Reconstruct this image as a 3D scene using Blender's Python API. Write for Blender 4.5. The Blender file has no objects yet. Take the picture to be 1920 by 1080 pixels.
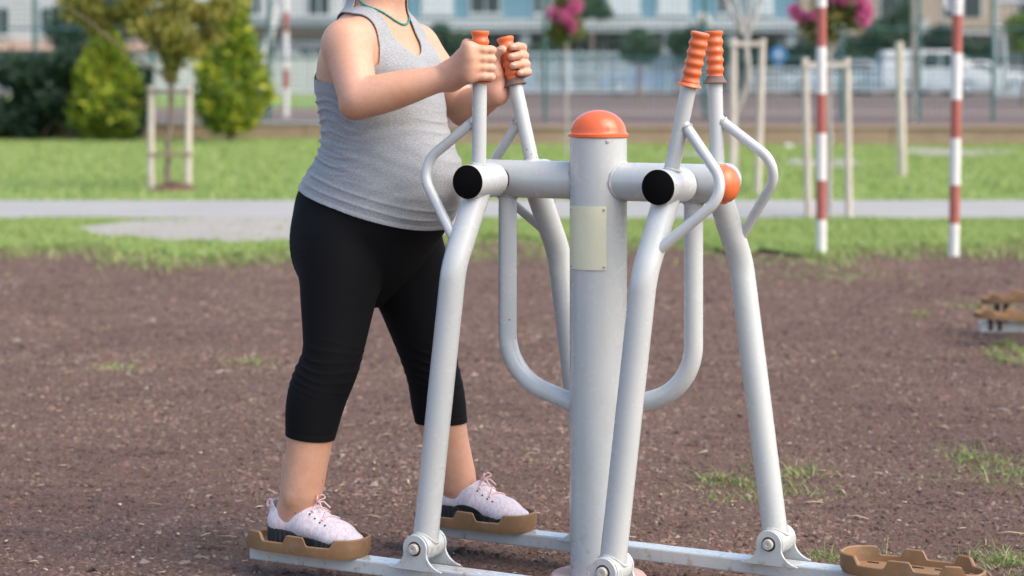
import bpy, math, random
import numpy as np

# ------------------------------------------------------------------ camera, sky, sun, exposure
SC = bpy.context.scene
COL = SC.collection
F, YH, CH = 4000.0, 140.0, 1.151          # focal length in photo pixels, horizon row, eye height over the machine's base plate
TH = math.radians(28.77)                  # how far the machine is turned to the viewer
PX0, PDIST = 1122.0, 4.858                # post of the machine
GZ = -0.03                                # loose ground lies a little below the base plate
ROOT = np.array([(PX0 - 960) / F * PDIST, PDIST, 0.0])
CT, ST = math.cos(TH), math.sin(TH)

cam_d = bpy.data.cameras.new('camera')
cam = bpy.data.objects.new('camera', cam_d); COL.objects.link(cam)
cam.location = (0, 0, CH); cam.rotation_euler = (math.pi / 2, 0, 0)
cam_d.sensor_width = 36.0; cam_d.lens = 36.0 * F / 1920.0
cam_d.shift_y = -(540 - YH) / 1920.0
cam_d.clip_start = 0.1; cam_d.clip_end = 2000
cam_d.dof.use_dof = True; cam_d.dof.focus_distance = 4.86; cam_d.dof.aperture_fstop = 3.3
SC.camera = cam

SUN_EL, SUN_AZ = math.radians(47), math.radians(118)     # azimuth from +Y (view direction) towards +X
world = bpy.data.worlds.new('World'); SC.world = world; world.use_nodes = True
wn = world.node_tree.nodes; wl = world.node_tree.links
bg = wn['Background']; sky = wn.new('ShaderNodeTexSky'); sky.sky_type = 'NISHITA'
sky.sun_disc = False; sky.sun_elevation = SUN_EL; sky.sun_rotation = SUN_AZ
sky.air_density = 1.0; sky.dust_density = 3.0; sky.ozone_density = 1.0
wl.new(sky.outputs[0], bg.inputs[0]); bg.inputs[1].default_value = 0.15
sun_d = bpy.data.lights.new('sun', 'SUN'); sun = bpy.data.objects.new('sun', sun_d); COL.objects.link(sun)
sun_d.energy = 1.05; sun_d.angle = math.radians(60); sun_d.color = (1.0, 0.88, 0.72)
sdir = np.array([math.sin(SUN_AZ) * math.cos(SUN_EL), math.cos(SUN_AZ) * math.cos(SUN_EL), math.sin(SUN_EL)])
from mathutils import Vector, Matrix
sun.rotation_euler = Vector(sdir).to_track_quat('Z', 'Y').to_euler()
SC.view_settings.view_transform = 'Standard'; SC.view_settings.look = 'None'
SC.view_settings.gamma = 1.0; SC.view_settings.use_curve_mapping = False
SC.view_settings.exposure = 1.2
SC.render.engine = 'CYCLES'
SC.cycles.use_denoising = True
SC.cycles.max_bounces = 8

# ------------------------------------------------------------------ helpers
RNG = np.random.default_rng(7)
random.seed(7)

def W(u, v, d):                    # point at distance d seen at photo column u, row v
    return np.array([(u - 960) / F * d, d, CH + (YH - v) / F * d])
def G(u, v, z=GZ):                 # point on level z
    d = (CH - z) * F / (v - YH)
    return np.array([(u - 960) / F * d, d, z])
def M(u, v, Y):                    # point in the machine's own axes, in its plane Y
    a, b = (u - 960) / F, (YH - v) / F
    t = (Y + ST * ROOT[0] + CT * ROOT[1]) / (ST * a + CT)
    rx, ry = t * a - ROOT[0], t - ROOT[1]
    return np.array([CT * rx - ST * ry, Y, CH + t * b])

class MB:
    def __init__(s): s.v = []; s.f = []; s.n = 0
    def add(s, v, f):
        v = np.asarray(v, float); s.v.append(v)
        s.f += [tuple(int(i) + s.n for i in q) for q in f]; s.n += len(v)
        return s
    def box(s, c, d, rz=0.0):
        x, y, z = np.array(d) / 2.0
        v = np.array([(a * x, b * y, e * z) for e in (-1, 1) for b in (-1, 1) for a in (-1, 1)])
        if rz:
            k, n = math.cos(rz), math.sin(rz); v = v @ np.array([[k, n, 0], [-n, k, 0], [0, 0, 1]])
        return s.add(v + np.array(c), [(0, 2, 3, 1), (4, 5, 7, 6), (0, 1, 5, 4), (2, 6, 7, 3), (0, 4, 6, 2), (1, 3, 7, 5)])
    def tube(s, pts, r, n=20, caps=True, closed=False):
        P = np.asarray(pts, float); m = len(P)
        r = np.full(m, r, float) if np.isscalar(r) else np.asarray(r, float)
        if closed:
            T = np.roll(P, -1, 0) - np.roll(P, 1, 0)
        else:
            T = np.gradient(P, axis=0)
        T /= np.linalg.norm(T, axis=1)[:, None] + 1e-12
        up = np.array([0, 0, 1.0]) if abs(T[0][2]) < .9 else np.array([1.0, 0, 0])
        N = np.cross(T[0], up); N /= np.linalg.norm(N)
        a = np.arange(n) * 2 * math.pi / n; V = []
        for i in range(m):
            N = N - T[i] * np.dot(N, T[i]); N /= np.linalg.norm(N)
            B = np.cross(T[i], N)
            V.append(P[i] + r[i] * (np.cos(a)[:, None] * N + np.sin(a)[:, None] * B))
        V = np.concatenate(V); Fc = []
        for i in range(m if closed else m - 1):
            j = (i + 1) % m
            for k in range(n):
                k2 = (k + 1) % n
                Fc.append((i * n + k, i * n + k2, j * n + k2, j * n + k))
        if caps and not closed:
            Fc.append(tuple(range(n))[::-1]); Fc.append(tuple((m - 1) * n + k for k in range(n)))
        return s.add(V, Fc)
    def lathe(s, prof, o=(0, 0, 0), ax=(0, 0, 1), n=28):
        ax = np.array(ax, float); ax /= np.linalg.norm(ax)
        up = np.array([1.0, 0, 0]) if abs(ax[0]) < .9 else np.array([0, 1.0, 0])
        A = np.cross(ax, up); A /= np.linalg.norm(A); B = np.cross(ax, A)
        a = np.arange(n) * 2 * math.pi / n; V = []
        for (r, h) in prof:
            V.append(np.array(o) + h * ax + r * (np.cos(a)[:, None] * A + np.sin(a)[:, None] * B))
        V = np.concatenate(V); Fc = []
        for i in range(len(prof) - 1):
            for k in range(n):
                k2 = (k + 1) % n
                Fc.append((i * n + k, i * n + k2, (i + 1) * n + k2, (i + 1) * n + k))
        Fc.append(tuple(range(n))[::-1]); Fc.append(tuple((len(prof) - 1) * n + k for k in range(n)))
        return s.add(V, Fc)
    def ball(s, c, r, n=10, m=14):
        r = np.array([r] * 3 if np.isscalar(r) else r, float); V = []; Fc = []
        for i in range(n + 1):
            t = math.pi * i / n
            for k in range(m):
                p = 2 * math.pi * k / m
                V.append((math.sin(t) * math.cos(p), math.sin(t) * math.sin(p), math.cos(t)))
        for i in range(n):
            for k in range(m):
                k2 = (k + 1) % m
                Fc.append((i * m + k, (i + 1) * m + k, (i + 1) * m + k2, i * m + k2))
        return s.add(np.array(V) * r + np.array(c), Fc)
    def prism(s, outline, o, ux, uy, uz, t):      # outline in (ux,uy) plane, thickness t along uz, centred
        O = np.array(outline, float); n = len(O); ux, uy, uz, o = map(np.array, (ux, uy, uz, o))
        b = o + O[:, :1] * ux + O[:, 1:] * uy
        V = np.concatenate([b - uz * t / 2, b + uz * t / 2])
        Fc = [tuple(range(n))[::-1], tuple(range(n, 2 * n))] + [(i, (i + 1) % n, n + (i + 1) % n, n + i) for i in range(n)]
        return s.add(V, Fc)
    def build(s, name, mat, parent=None, smooth=True, ang=38, bevel=0.0):
        me = bpy.data.meshes.new(name)
        me.from_pydata(np.concatenate(s.v).tolist(), [], s.f)
        return finish(me, name, mat, parent, smooth, ang, bevel)

def finish(me, name, mat, parent=None, smooth=True, ang=38, bevel=0.0):
    if smooth:
        me.shade_smooth()
        if ang: me.set_sharp_from_angle(angle=math.radians(ang))
    me.materials.append(mat)
    o = bpy.data.objects.new(name, me); COL.objects.link(o)
    if parent is not None: o.parent = parent
    if bevel:
        b = o.modifiers.new('bevel', 'BEVEL'); b.width = bevel; b.segments = 2; b.limit_method = 'ANGLE'; b.angle_limit = math.radians(50)
    return o

def mesh_np(name, V, Q, mat, parent=None, smooth=True, ang=None):
    me = bpy.data.meshes.new(name); k = Q.shape[1]
    me.vertices.add(len(V)); me.vertices.foreach_set('co', np.asarray(V, np.float32).ravel())
    me.loops.add(Q.size); me.loops.foreach_set('vertex_index', Q.astype(np.int32).ravel())
    me.polygons.add(len(Q)); me.polygons.foreach_set('loop_start', (np.arange(len(Q)) * k).astype(np.int32))
    me.update(calc_edges=True); me.validate()
    return finish(me, name, mat, parent, smooth, ang)

def empty(name, loc=(0, 0, 0), rz=0.0):
    o = bpy.data.objects.new(name, None); COL.objects.link(o)
    o.location = loc; o.rotation_euler = (0, 0, rz); o.empty_display_size = .1
    return o
def tag(o, label=None, cat=None, group=None, kind=None):
    if label: o['label'] = label
    if cat: o['category'] = cat
    if group: o['group'] = group
    if kind: o['kind'] = kind
    return o
def copy_tree(o, parent=None):
    c = o.copy(); COL.objects.link(c); c.parent = parent
    for ch in list(o.children): copy_tree(ch, c)
    return c

def fillet(pts, r, n=9):
    P = [np.array(p, float) for p in pts]; out = [P[0]]
    for i in range(1, len(P) - 1):
        a = P[i - 1] - P[i]; b = P[i + 1] - P[i]; la, lb = np.linalg.norm(a), np.linalg.norm(b); a /= la; b /= lb
        ang = math.acos(max(-1, min(1, float(np.dot(a, b))))); rr = r[i - 1] if hasattr(r, '__len__') else r
        d = min(rr / math.tan(ang / 2), la * .49, lb * .49); rad = d * math.tan(ang / 2)
        bis = (a + b) / np.linalg.norm(a + b); c = P[i] + bis * rad / math.sin(ang / 2)
        s0, s1 = P[i] + a * d - c, P[i] + b * d - c; om = math.acos(max(-1, min(1, float(np.dot(s0, s1)) / rad ** 2)))
        for k in range(n + 1):
            t = k / n
            out.append(c + (math.sin((1 - t) * om) * s0 + math.sin(t * om) * s1) / math.sin(om))
    out.append(P[-1]); return np.array(out)

# ------------------------------------------------------------------ materials
def lin(r, g, b):
    f = lambda c: (c / 12.92 if c <= .04045 else ((c + .055) / 1.055) ** 2.4)
    return (f(r / 255), f(g / 255), f(b / 255), 1)
def rgb(r, g, b): return (r, g, b, 1)
class Mat:
    def __init__(s, name, col, rough=.5, metal=0.0, **kw):
        s.m = bpy.data.materials.new(name); s.m.use_nodes = True; s.t = s.m.node_tree; s.N = s.t.nodes; s.L = s.t.links
        s.b = s.N['Principled BSDF']; s.col = None
        s.b.inputs['Base Color'].default_value = col; s.b.inputs['Roughness'].default_value = rough; s.b.inputs['Metallic'].default_value = metal
        s.cur = None; s.c0 = col
        for k, v in kw.items(): s.b.inputs[k.replace('_', ' ')].default_value = v
        s.tc = s.N.new('ShaderNodeTexCoord')
    def noise(s, scale, detail=4, rough=.55, coord='Object', stretch=None, dist=0):
        n = s.N.new('ShaderNodeTexNoise'); n.inputs['Scale'].default_value = scale; n.inputs['Detail'].default_value = detail
        n.inputs['Roughness'].default_value = rough; n.inputs['Distortion'].default_value = dist
        src = s.tc.outputs[coord]
        if stretch:
            mp = s.N.new('ShaderNodeMapping'); mp.inputs['Scale'].default_value = stretch; s.L.new(src, mp.inputs[0]); src = mp.outputs[0]
        s.L.new(src, n.inputs['Vector']); return n.outputs['Fac']
    def voronoi(s, scale, feature='F1', out='Distance', coord='Object'):
        n = s.N.new('ShaderNodeTexVoronoi'); n.inputs['Scale'].default_value = scale; n.feature = feature
        s.L.new(s.tc.outputs[coord], n.inputs['Vector']); return n.outputs[out]
    def island(s):
        return s.N.new('ShaderNodeNewGeometry').outputs['Random Per Island']
    def objrand(s):
        return s.N.new('ShaderNodeObjectInfo').outputs['Random']
    def ramp(s, fac, stops):
        r = s.N.new('ShaderNodeValToRGB'); e = r.color_ramp.elements
        e[0].position, e[0].color = stops[0]; e[1].position, e[1].color = stops[-1]
        for p, c in stops[1:-1]:
            q = e.new(p); q.color = c
        s.L.new(fac, r.inputs[0]); return r.outputs[0]
    def mix(s, fac, a, b, mode='MIX'):
        x = s.N.new('ShaderNodeMix'); x.data_type = 'RGBA'; x.blend_type = mode
        for sock, v in ((x.inputs[0], fac), (x.inputs[6], a), (x.inputs[7], b)):
            if isinstance(v, (int, float)): sock.default_value = v
            elif isinstance(v, tuple): sock.default_value = v
            else: s.L.new(v, sock)
        return x.outputs[2]
    def math(s, op, a, b=0.0, c=None):
        x = s.N.new('ShaderNodeMath'); x.operation = op
        for i, v in enumerate((a, b, c)):
            if v is None: continue
            if isinstance(v, (int, float)): x.inputs[i].default_value = v
            else: s.L.new(v, x.inputs[i])
        return x.outputs[0]
    def sep(s, coord='Object'):
        x = s.N.new('ShaderNodeSeparateXYZ'); s.L.new(s.tc.outputs[coord], x.inputs[0]); return x.outputs
    def color(s, out): s.L.new(out, s.b.inputs['Base Color']); return s
    def rough(s, out): s.L.new(out, s.b.inputs['Roughness']); return s
    def bump(s, h, strength=.3, dist=.01):
        n = s.N.new('ShaderNodeBump'); n.inputs['Strength'].default_value = strength; n.inputs['Distance'].default_value = dist
        s.L.new(h, n.inputs['Height'])
        if s.cur is not None: s.L.new(s.cur, n.inputs['Normal'])
        s.cur = n.outputs[0]; s.L.new(s.cur, s.b.inputs['Normal']); return s

def var_mat(name, c1, c2, scale=3, rough=.6, bump=0, **kw):
    m = Mat(name, c1, rough, **kw); n = m.noise(scale)
    m.color(m.ramp(n, [(.3, c1), (.7, c2)]))
    if bump: m.bump(m.noise(scale * 6), bump, .005)
    return m.m

def paint():
    m = Mat('grey_paint', rgb(.5, .53, .55), .34, Coat_Weight=.4, Coat_Roughness=.16)
    big = m.noise(5, 3); base = m.ramp(big, [(.3, rgb(.455, .485, .485)), (.7, rgb(.50, .515, .505))])
    sp = m.voronoi(62); nz = m.noise(7, 4)                              # small chips and specks of dirt
    chips = m.math('MULTIPLY', m.math('LESS_THAN', sp, .13), m.math('GREATER_THAN', nz, .62))
    c = m.mix(chips, base, rgb(.19, .12, .07))
    grime = m.ramp(m.noise(24, 6, .65, stretch=(1, 1, .25)), [(.52, rgb(0, 0, 0)), (.8, rgb(1, 1, 1))])
    c = m.mix(m.math('MULTIPLY', grime, .35), c, rgb(.42, .38, .32))
    z = m.sep()[2]                                                      # rust where the steel stands in the wet
    low = m.math('SUBTRACT', 1.0, m.math('MULTIPLY', z, 6.5)); low = m.math('MAXIMUM', low, 0.0)
    ru = m.ramp(m.noise(38, 6, .7), [(.55, rgb(0, 0, 0)), (.66, rgb(1, 1, 1))])
    c = m.mix(m.math('MULTIPLY', m.math('MULTIPLY', ru, low), .75), c, rgb(.24, .125, .05))
    m.color(c); m.rough(m.math('ADD', m.math('MULTIPLY', m.noise(30), .20), .16))
    m.bump(m.noise(60, 3), .08, .002)
    return m.m
def dirty_plastic(name, c1, c2, dirt, rough=.45, amt=.5):
    m = Mat(name, c1, rough)
    c = m.ramp(m.noise(14, 4), [(.3, c1), (.7, c2)])
    d = m.ramp(m.noise(40, 6, .7), [(.5, rgb(0, 0, 0)), (.75, rgb(1, 1, 1))])
    m.color(m.mix(m.math('MULTIPLY', d, amt), c, dirt)); m.bump(m.noise(150, 3), .12, .001)
    return m.m
def skin():
    m = Mat('skin', rgb(.5, .28, .2), .5, Subsurface_Weight=.15, Subsurface_Scale=.010)
    m.b.inputs['Subsurface Radius'].default_value = (1.0, .35, .2)
    a = m.noise(11, 5, .6); c = m.ramp(a, [(.28, rgb(.50, .255, .155)), (.5, rgb(.575, .315, .205)), (.75, rgb(.62, .335, .24))])
    red = m.ramp(m.noise(6, 3, .5), [(.5, rgb(0, 0, 0)), (.75, rgb(1, 1, 1))]); c = m.mix(m.math('MULTIPLY', red, .35), c, rgb(.58, .235, .17))
    f = m.noise(110, 5, .7); c = m.mix(m.math('MULTIPLY', m.ramp(f, [(.36, rgb(1, 1, 1)), (.52, rgb(0, 0, 0))]), .22), c, rgb(.42, .18, .11))
    fr = m.math('LESS_THAN', m.voronoi(120), .16); c = m.mix(m.math('MULTIPLY', m.math('MULTIPLY', fr, m.math('GREATER_THAN', m.noise(20, 2), .55)), .30), c, rgb(.34, .14, .08))
    mo = m.math('LESS_THAN', m.voronoi(21), .045)                       # a few moles
    c = m.mix(m.math('MULTIPLY', mo, .75), c, rgb(.1, .045, .03))
    m.color(c); m.rough(m.math('ADD', m.math('MULTIPLY', m.noise(160, 3), .3), .36)); m.bump(m.noise(420, 3, .6), .22, .001); m.bump(m.noise(45, 4), .10, .004)
    return m.m
def heather():
    m = Mat('heather_jersey', rgb(.3, .33, .36), .9, Sheen_Weight=.25)
    n = m.noise(260, 4, .75, stretch=(.7, .7, 2.4)); n2 = m.noise(60, 5, .75, stretch=(.6, .6, 3))
    c = m.ramp(n, [(.34, rgb(.15, .165, .18)), (.66, rgb(.375, .385, .395))])
    c = m.mix(m.math('MULTIPLY', n2, .35), c, rgb(.385, .395, .405))
    m.color(c); m.bump(n, .25, .0015); return m.m
def knit():
    m = Mat('pink_knit', rgb(.6, .5, .53), .85, Sheen_Weight=.2)
    n = m.noise(420, 2, .6); n2 = m.noise(150, 3, .6, stretch=(1, 1, .35))
    c = m.ramp(n2, [(.36, rgb(.64, .47, .50)), (.5, rgb(.66, .59, .62)), (.66, rgb(.70, .68, .73))])
    c = m.mix(m.math('MULTIPLY', m.ramp(n, [(.35, rgb(1, 1, 1)), (.5, rgb(0, 0, 0))]), .5), c, rgb(.38, .30, .35))
    m.color(c); m.bump(n, .45, .0015); return m.m
def leaf_mat(name, stops, trans=.25, rough=.55, patch=False):
    m = Mat(name, stops[0], rough)
    n = len(stops); r = m.ramp(m.island(), [(i / (n - 1), s) for i, s in enumerate(stops)])
    if patch: r = m.mix(1.0, r, m.ramp(m.noise(1.1, 6, .7), [(.3, rgb(.6, .58, .58)), (.7, rgb(1.3, 1.27, 1.25))]), 'MULTIPLY'); r = m.mix(1.0, r, m.ramp(m.noise(2.2, 5, .65, stretch=(.5, 2.6, 1), dist=.6), [(.32, rgb(.55, .52, .52)), (.5, rgb(1, 1, 1))]), 'MULTIPLY')  # random tone blotches, plus dark streaks painting in the shade of raked ridges
    m.color(r)
    t = m.N.new('ShaderNodeBsdfTranslucent'); x = m.N.new('ShaderNodeMixShader'); x.inputs[0].default_value = trans
    m.L.new(r, t.inputs[0]); m.L.new(m.b.outputs[0], x.inputs[1]); m.L.new(t.outputs[0], x.inputs[2])
    m.L.new(x.outputs[0], m.N['Material Output'].inputs[0]); return m.m

PAINT = paint()
WELD = dirty_plastic('weld_paint', rgb(.38, .40, .39), rgb(.46, .47, .455), rgb(.17, .085, .04), .5, .8)
BLACKCAP = var_mat('black_cap', rgb(.004, .004, .004), rgb(.006, .006, .006), 30, .9, Specular_IOR_Level=.05)
ORANGE = dirty_plastic('orange_plastic', rgb(.64, .125, .035), rgb(.70, .155, .05), rgb(.36, .10, .05), .33, .3)
ORANGEGLOSS = dirty_plastic('orange_gloss', rgb(.66, .115, .035), rgb(.70, .135, .045), rgb(.5, .12, .05), .2, .3)
DIRTYRUB = dirty_plastic('dirty_rubber', rgb(.13, .085, .07), rgb(.2, .12, .09), rgb(.05, .04, .04), .7, .7)
BROWNPL = dirty_plastic('brown_plastic', rgb(.215, .118, .052), rgb(.27, .15, .07), rgb(.30, .24, .18), .6, .55)
STEEL = dirty_plastic('bolt_steel', rgb(.42, .39, .35), rgb(.5, .47, .43), rgb(.16, .08, .04), .4, .7)
CREAM = dirty_plastic('cream_plate', rgb(.64, .62, .44), rgb(.68, .66, .48), rgb(.54, .52, .40), .45, .35)
PINKCON = dirty_plastic('pink_base', rgb(.46, .31, .26), rgb(.52, .36, .31), rgb(.3, .2, .16), .8, .6)
DARKGAP = var_mat('dark_brown', rgb(.03, .02, .015), rgb(.06, .04, .03), 40, .7)  # near-black brown shared by collars, slots, recesses, eyelets and stubs
SKIN = skin(); HEATHER = heather(); KNIT = knit()
mm = Mat('black_jersey', rgb(.0030, .0030, .0038), .85, Specular_IOR_Level=.18); mm.bump(mm.noise(500, 2), .2, .001); LEG = mm.m
SOLE = var_mat('black_rubber', rgb(.012, .015, .016), rgb(.022, .026, .027), 60, .6)
LACE = var_mat('pink_lace', rgb(.66, .43, .43), rgb(.72, .52, .52), 90, .85)
NAIL = var_mat('nail', rgb(.66, .40, .36), rgb(.68, .43, .39), 60, .25)
HAIR = var_mat('dark_hair', rgb(.012, .010, .009), rgb(.03, .022, .018), 80, .45)
BEAD = var_mat('turquoise_bead', rgb(.01, .18, .15), rgb(.03, .30, .25), 140, .35)
EYEW = var_mat('eye_white', rgb(.7, .68, .66), rgb(.75, .72, .7), 60, .2)
EYED = var_mat('eye_iris', rgb(.03, .018, .01), rgb(.05, .03, .015), 90, .15)

# ------------------------------------------------------------------ the setting: soil, lawn, path, court
def soil():
    m = Mat('red_brown_grit', rgb(0.150, 0.083, 0.055), .95)
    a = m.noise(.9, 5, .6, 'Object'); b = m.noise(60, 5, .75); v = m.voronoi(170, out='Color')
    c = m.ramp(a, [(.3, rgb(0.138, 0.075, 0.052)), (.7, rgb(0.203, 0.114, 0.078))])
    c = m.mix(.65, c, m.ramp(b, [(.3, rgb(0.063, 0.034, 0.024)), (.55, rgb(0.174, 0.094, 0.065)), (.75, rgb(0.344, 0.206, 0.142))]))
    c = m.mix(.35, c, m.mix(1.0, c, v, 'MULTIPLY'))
    m.color(c); m.bump(b, .9, .02); m.bump(m.noise(6, 4), .5, .05); return m.m
def lawn_mat():
    m = Mat('lawn_soil', rgb(0.145, 0.232, 0.058), .95)
    m.color(m.ramp(m.noise(2.2, 5, .65), [(.25, rgb(0.145, 0.196, 0.051)), (.5, rgb(0.181, 0.275, 0.058)), (.75, rgb(0.239, 0.312, 0.094))]))
    m.bump(m.noise(40, 4), .6, .03); return m.m
def concrete(name, a, b, s=1.3):
    m = Mat(name, a, .9); m.color(m.mix(.3, m.ramp(m.noise(s, 6, .65), [(.3, a), (.7, b)]), m.ramp(m.noise(40, 4, .7), [(.3, a), (.7, b)])))
    m.bump(m.noise(60, 4), .3, .005); return m.m
SOIL = soil(); LAWN = lawn_mat(); PATH = concrete('path_concrete', rgb(.27, .262, .25), rgb(.34, .33, .315))
WORN = concrete('worn_earth', rgb(.26, .235, .21), rgb(.35, .33, .30), 2.5)
COURT = concrete('court_surface', rgb(.105, .074, .062), rgb(.14, .098, .082), .3)
LANE = concrete('court_lane', rgb(.155, .105, .088), rgb(.19, .135, .112), .4)
ASPH = concrete('asphalt', rgb(.05, .05, .055), rgb(.075, .075, .08), .5)

def heightf(x, y):                       # gentle relief of the loose ground near the machine
    h = .016 * np.sin(x * 2.3 + .7 * y) * np.sin(y * 1.7 - .4 * x) + .006 * np.sin(5.1 * x + 2.2) * np.sin(4.3 * y + x)
    return (h + .004 * np.sin(y * 11 + 2.5 * np.sin(x * 1.4))) * (1 - .92 * np.clip((y - 12.8) / .9, 0, 1))
def grid_sheet(name, x0, x1, y0, y1, nx, ny, zf, mat):
    X, Y = np.meshgrid(np.linspace(x0, x1, nx), np.linspace(y0, y1, ny)); Z = zf(X, Y)
    V = np.stack([X.ravel(), Y.ravel(), Z.ravel()], 1); i = np.arange(nx * ny).reshape(ny, nx)
    Q = np.stack([i[:-1, :-1].ravel(), i[:-1, 1:].ravel(), i[1:, 1:].ravel(), i[1:, :-1].ravel()], 1)
    return mesh_np(name, V, Q, mat)
def strip(name, near, far, z, mat):      # sheet between two edge lines given as (x, y) lists of equal length
    n = len(near); V = np.array([(x, y, z) for x, y in near] + [(x, y, z) for x, y in far])
    Q = np.array([(i, i + 1, n + i + 1, n + i) for i in range(n - 1)]); return mesh_np(name, V, Q, mat, smooth=False)

far = MB(); far.add([(-900, 35, GZ - .03), (900, 35, GZ - .03), (900, 1500, GZ - .03), (-900, 1500, GZ - .03)], [(0, 1, 2, 3)])
far.add([(-900, -60, GZ - .03), (900, -60, GZ - .03), (900, 35, GZ - .03), (-900, 35, GZ - .03)], [(0, 1, 2, 3)])
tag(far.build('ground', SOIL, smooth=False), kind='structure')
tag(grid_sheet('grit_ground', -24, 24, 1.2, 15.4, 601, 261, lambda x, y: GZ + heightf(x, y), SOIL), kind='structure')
xs = np.linspace(-30, 30, 361)
def wob(x, a, s): return a * (np.sin(x * 1.9 + s) + .6 * np.sin(x * 4.7 + 2 * s) + .4 * np.sin(x * 11.3 + s) + .25 * np.sin(x * 27 + s)) / 2
front_edge = 14.45 + wob(xs, .75, 1.3) + .25 * np.sin(xs * 17 + 1) * np.sin(xs * 41) + np.where(xs < -1.6, -.35, 0) + np.where((xs > -1.4) & (xs < 1.2), .5, 0)
path0, path1 = 17.15, 19.55
tag(strip('front_lawn', list(zip(xs, front_edge)), list(zip(xs, np.full_like(xs, path0 + .03))), GZ + .022, LAWN), kind='structure')
tag(strip('rear_lawn', list(zip(xs, np.full_like(xs, path1 - .03))), list(zip(xs, np.full_like(xs, 38.7))), GZ + .022, LAWN), kind='structure')
pm = MB().box((0, (path0 + path1) / 2, GZ - .02), (60, path1 - path0, .10))
tag(pm.build('path', PATH, smooth=False), kind='structure')
wx = np.linspace(-3.3, -.3, 60)          # worn spur leading from the path to the grit
wn_ = np.interp(wx, [-3.3, -2.9, -2.4, -1.8, -1.2, -.3], [16.0, 15.2, 14.75, 14.75, 14.95, 15.6]) + wob(wx, .2, .4)
wf_ = np.interp(wx, [-3.3, -3.0, -2.4, -.3], [16.1, 16.9, 17.16, 17.16])
tag(strip('worn_patch', list(zip(wx, wn_)), list(zip(wx, wf_)), GZ + .026, WORN), kind='structure')

GRASS = leaf_mat('grass_blade', [rgb(0.154, 0.239, 0.052), rgb(0.242, 0.343, 0.086), rgb(0.319, 0.416, 0.115), rgb(0.440, 0.437, 0.207)], .3)
WEED = leaf_mat('weed_blade', [rgb(.13, .21, .05), rgb(.2, .29, .08), rgb(.27, .33, .11), rgb(.4, .36, .18)], .3)
def blades(x, y, z, h, w, lean, rng):
    n = len(x); a = rng.uniform(0, 2 * np.pi, n); b = rng.uniform(0, 2 * np.pi, n); h = h * rng.uniform(.5, 1.2, n); l = lean * rng.uniform(.2, 1, n)
    dx, dy = np.cos(a) * w / 2, np.sin(a) * w / 2; ox, oy = np.cos(b) * l * h, np.sin(b) * l * h
    P = np.stack([np.stack([x - dx, y - dy, z], 1), np.stack([x + dx, y + dy, z], 1), np.stack([x + dx * .7 + ox * .4, y + dy * .7 + oy * .4, z + h * .6], 1),
                  np.stack([x - dx * .7 + ox * .4, y - dy * .7 + oy * .4, z + h * .6], 1), np.stack([x + ox, y + oy, z + h], 1)], 1).reshape(-1, 3)
    i = np.arange(n)[:, None] * 5
    T = np.concatenate([i + np.array([[0, 1, 2]]), i + np.array([[0, 2, 3]]), i + np.array([[3, 2, 4]])])
    return P, T
def scatter_lawn(name, n, y0, y1, h, w, edge=None, mask=None, spread=1.0, label=''):
    y = np.sqrt(RNG.uniform(y0 ** 2, y1 ** 2, n)); x = RNG.uniform(-1, 1, n) * (y * .34 + 2.4) * spread
    k = np.ones(n, bool)
    if edge is not None: k &= y > np.interp(x, xs, edge) + np.abs(RNG.normal(0, .38, n)) * (RNG.random(n) > .35) - .05
    if mask is not None: k &= mask(x, y)
    x, y = x[k], y[k]
    hv = h * (1 + .35 * np.sin(x * 3.1 + y * 2.2) * np.sin(y * 1.7 - x))
    P, T = blades(x, y, np.full(len(x), GZ + .015), hv, w, .8, RNG)
    o = mesh_np(name, P, T, GRASS, smooth=False); return tag(o, label, 'grass', kind='stuff')
worn = lambda x, y: ~((x > -3.3) & (x < -.3) & (y > np.interp(x, wx, wn_)) & (y < np.interp(x, wx, wf_)) & (RNG.random(len(x)) > .05))
scatter_lawn('grass', 150000, 13.3, path0, .034, .009, front_edge, worn, label='short green grass between the grit and the pale path')
bare = []
for (u, v, ru, rv) in ((1780, 288, 110, 7), (1545, 309, 75, 8), (1300, 292, 40, 5)):
    c = G(u, v); bare.append((c[0], c[1], ru / F * c[1], rv / (v - YH) * c[1]))
    t = np.arange(48) * 2 * np.pi / 48; q = 1 + .22 * np.sin(3 * t + u) + .15 * np.sin(7 * t)
    tag(MB().add(np.stack([c[0] + bare[-1][2] * q * np.cos(t), c[1] + bare[-1][3] * q * np.sin(t), np.full(48, GZ + .027)], 1), [tuple(range(48))]).build('bare_patch', WORN, smooth=False), kind='structure')
def not_bare(x, y):
    k = np.ones(len(x), bool)
    for (bx, by, rx, ry) in bare: k &= (((x - bx) / rx) ** 2 + ((y - by) / ry) ** 2 > .9) | (RNG.random(len(x)) > .8)
    return k
scatter_lawn('grass', 170000, path1, 38.4, .05, .018, mask=not_bare, label='green grass of the lawn behind the pale path')
# longer fringe along the edge of the grit
n = 16000; x = RNG.uniform(-8, 8, n); y = np.interp(x, xs, front_edge) + RNG.normal(-.10, .42, n); k = worn(x, y) & (np.sin(x * 2.2 + 1) + .5 * np.sin(x * 7) > -.7)
P, T = blades(x[k], y[k], np.full(k.sum(), GZ), .055, .009, 1.3, RNG)
tag(mesh_np('grass_fringe', P, T, GRASS, smooth=False), 'longer grass fringe along the edge of the brown grit', 'grass', kind='stuff')

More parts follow.
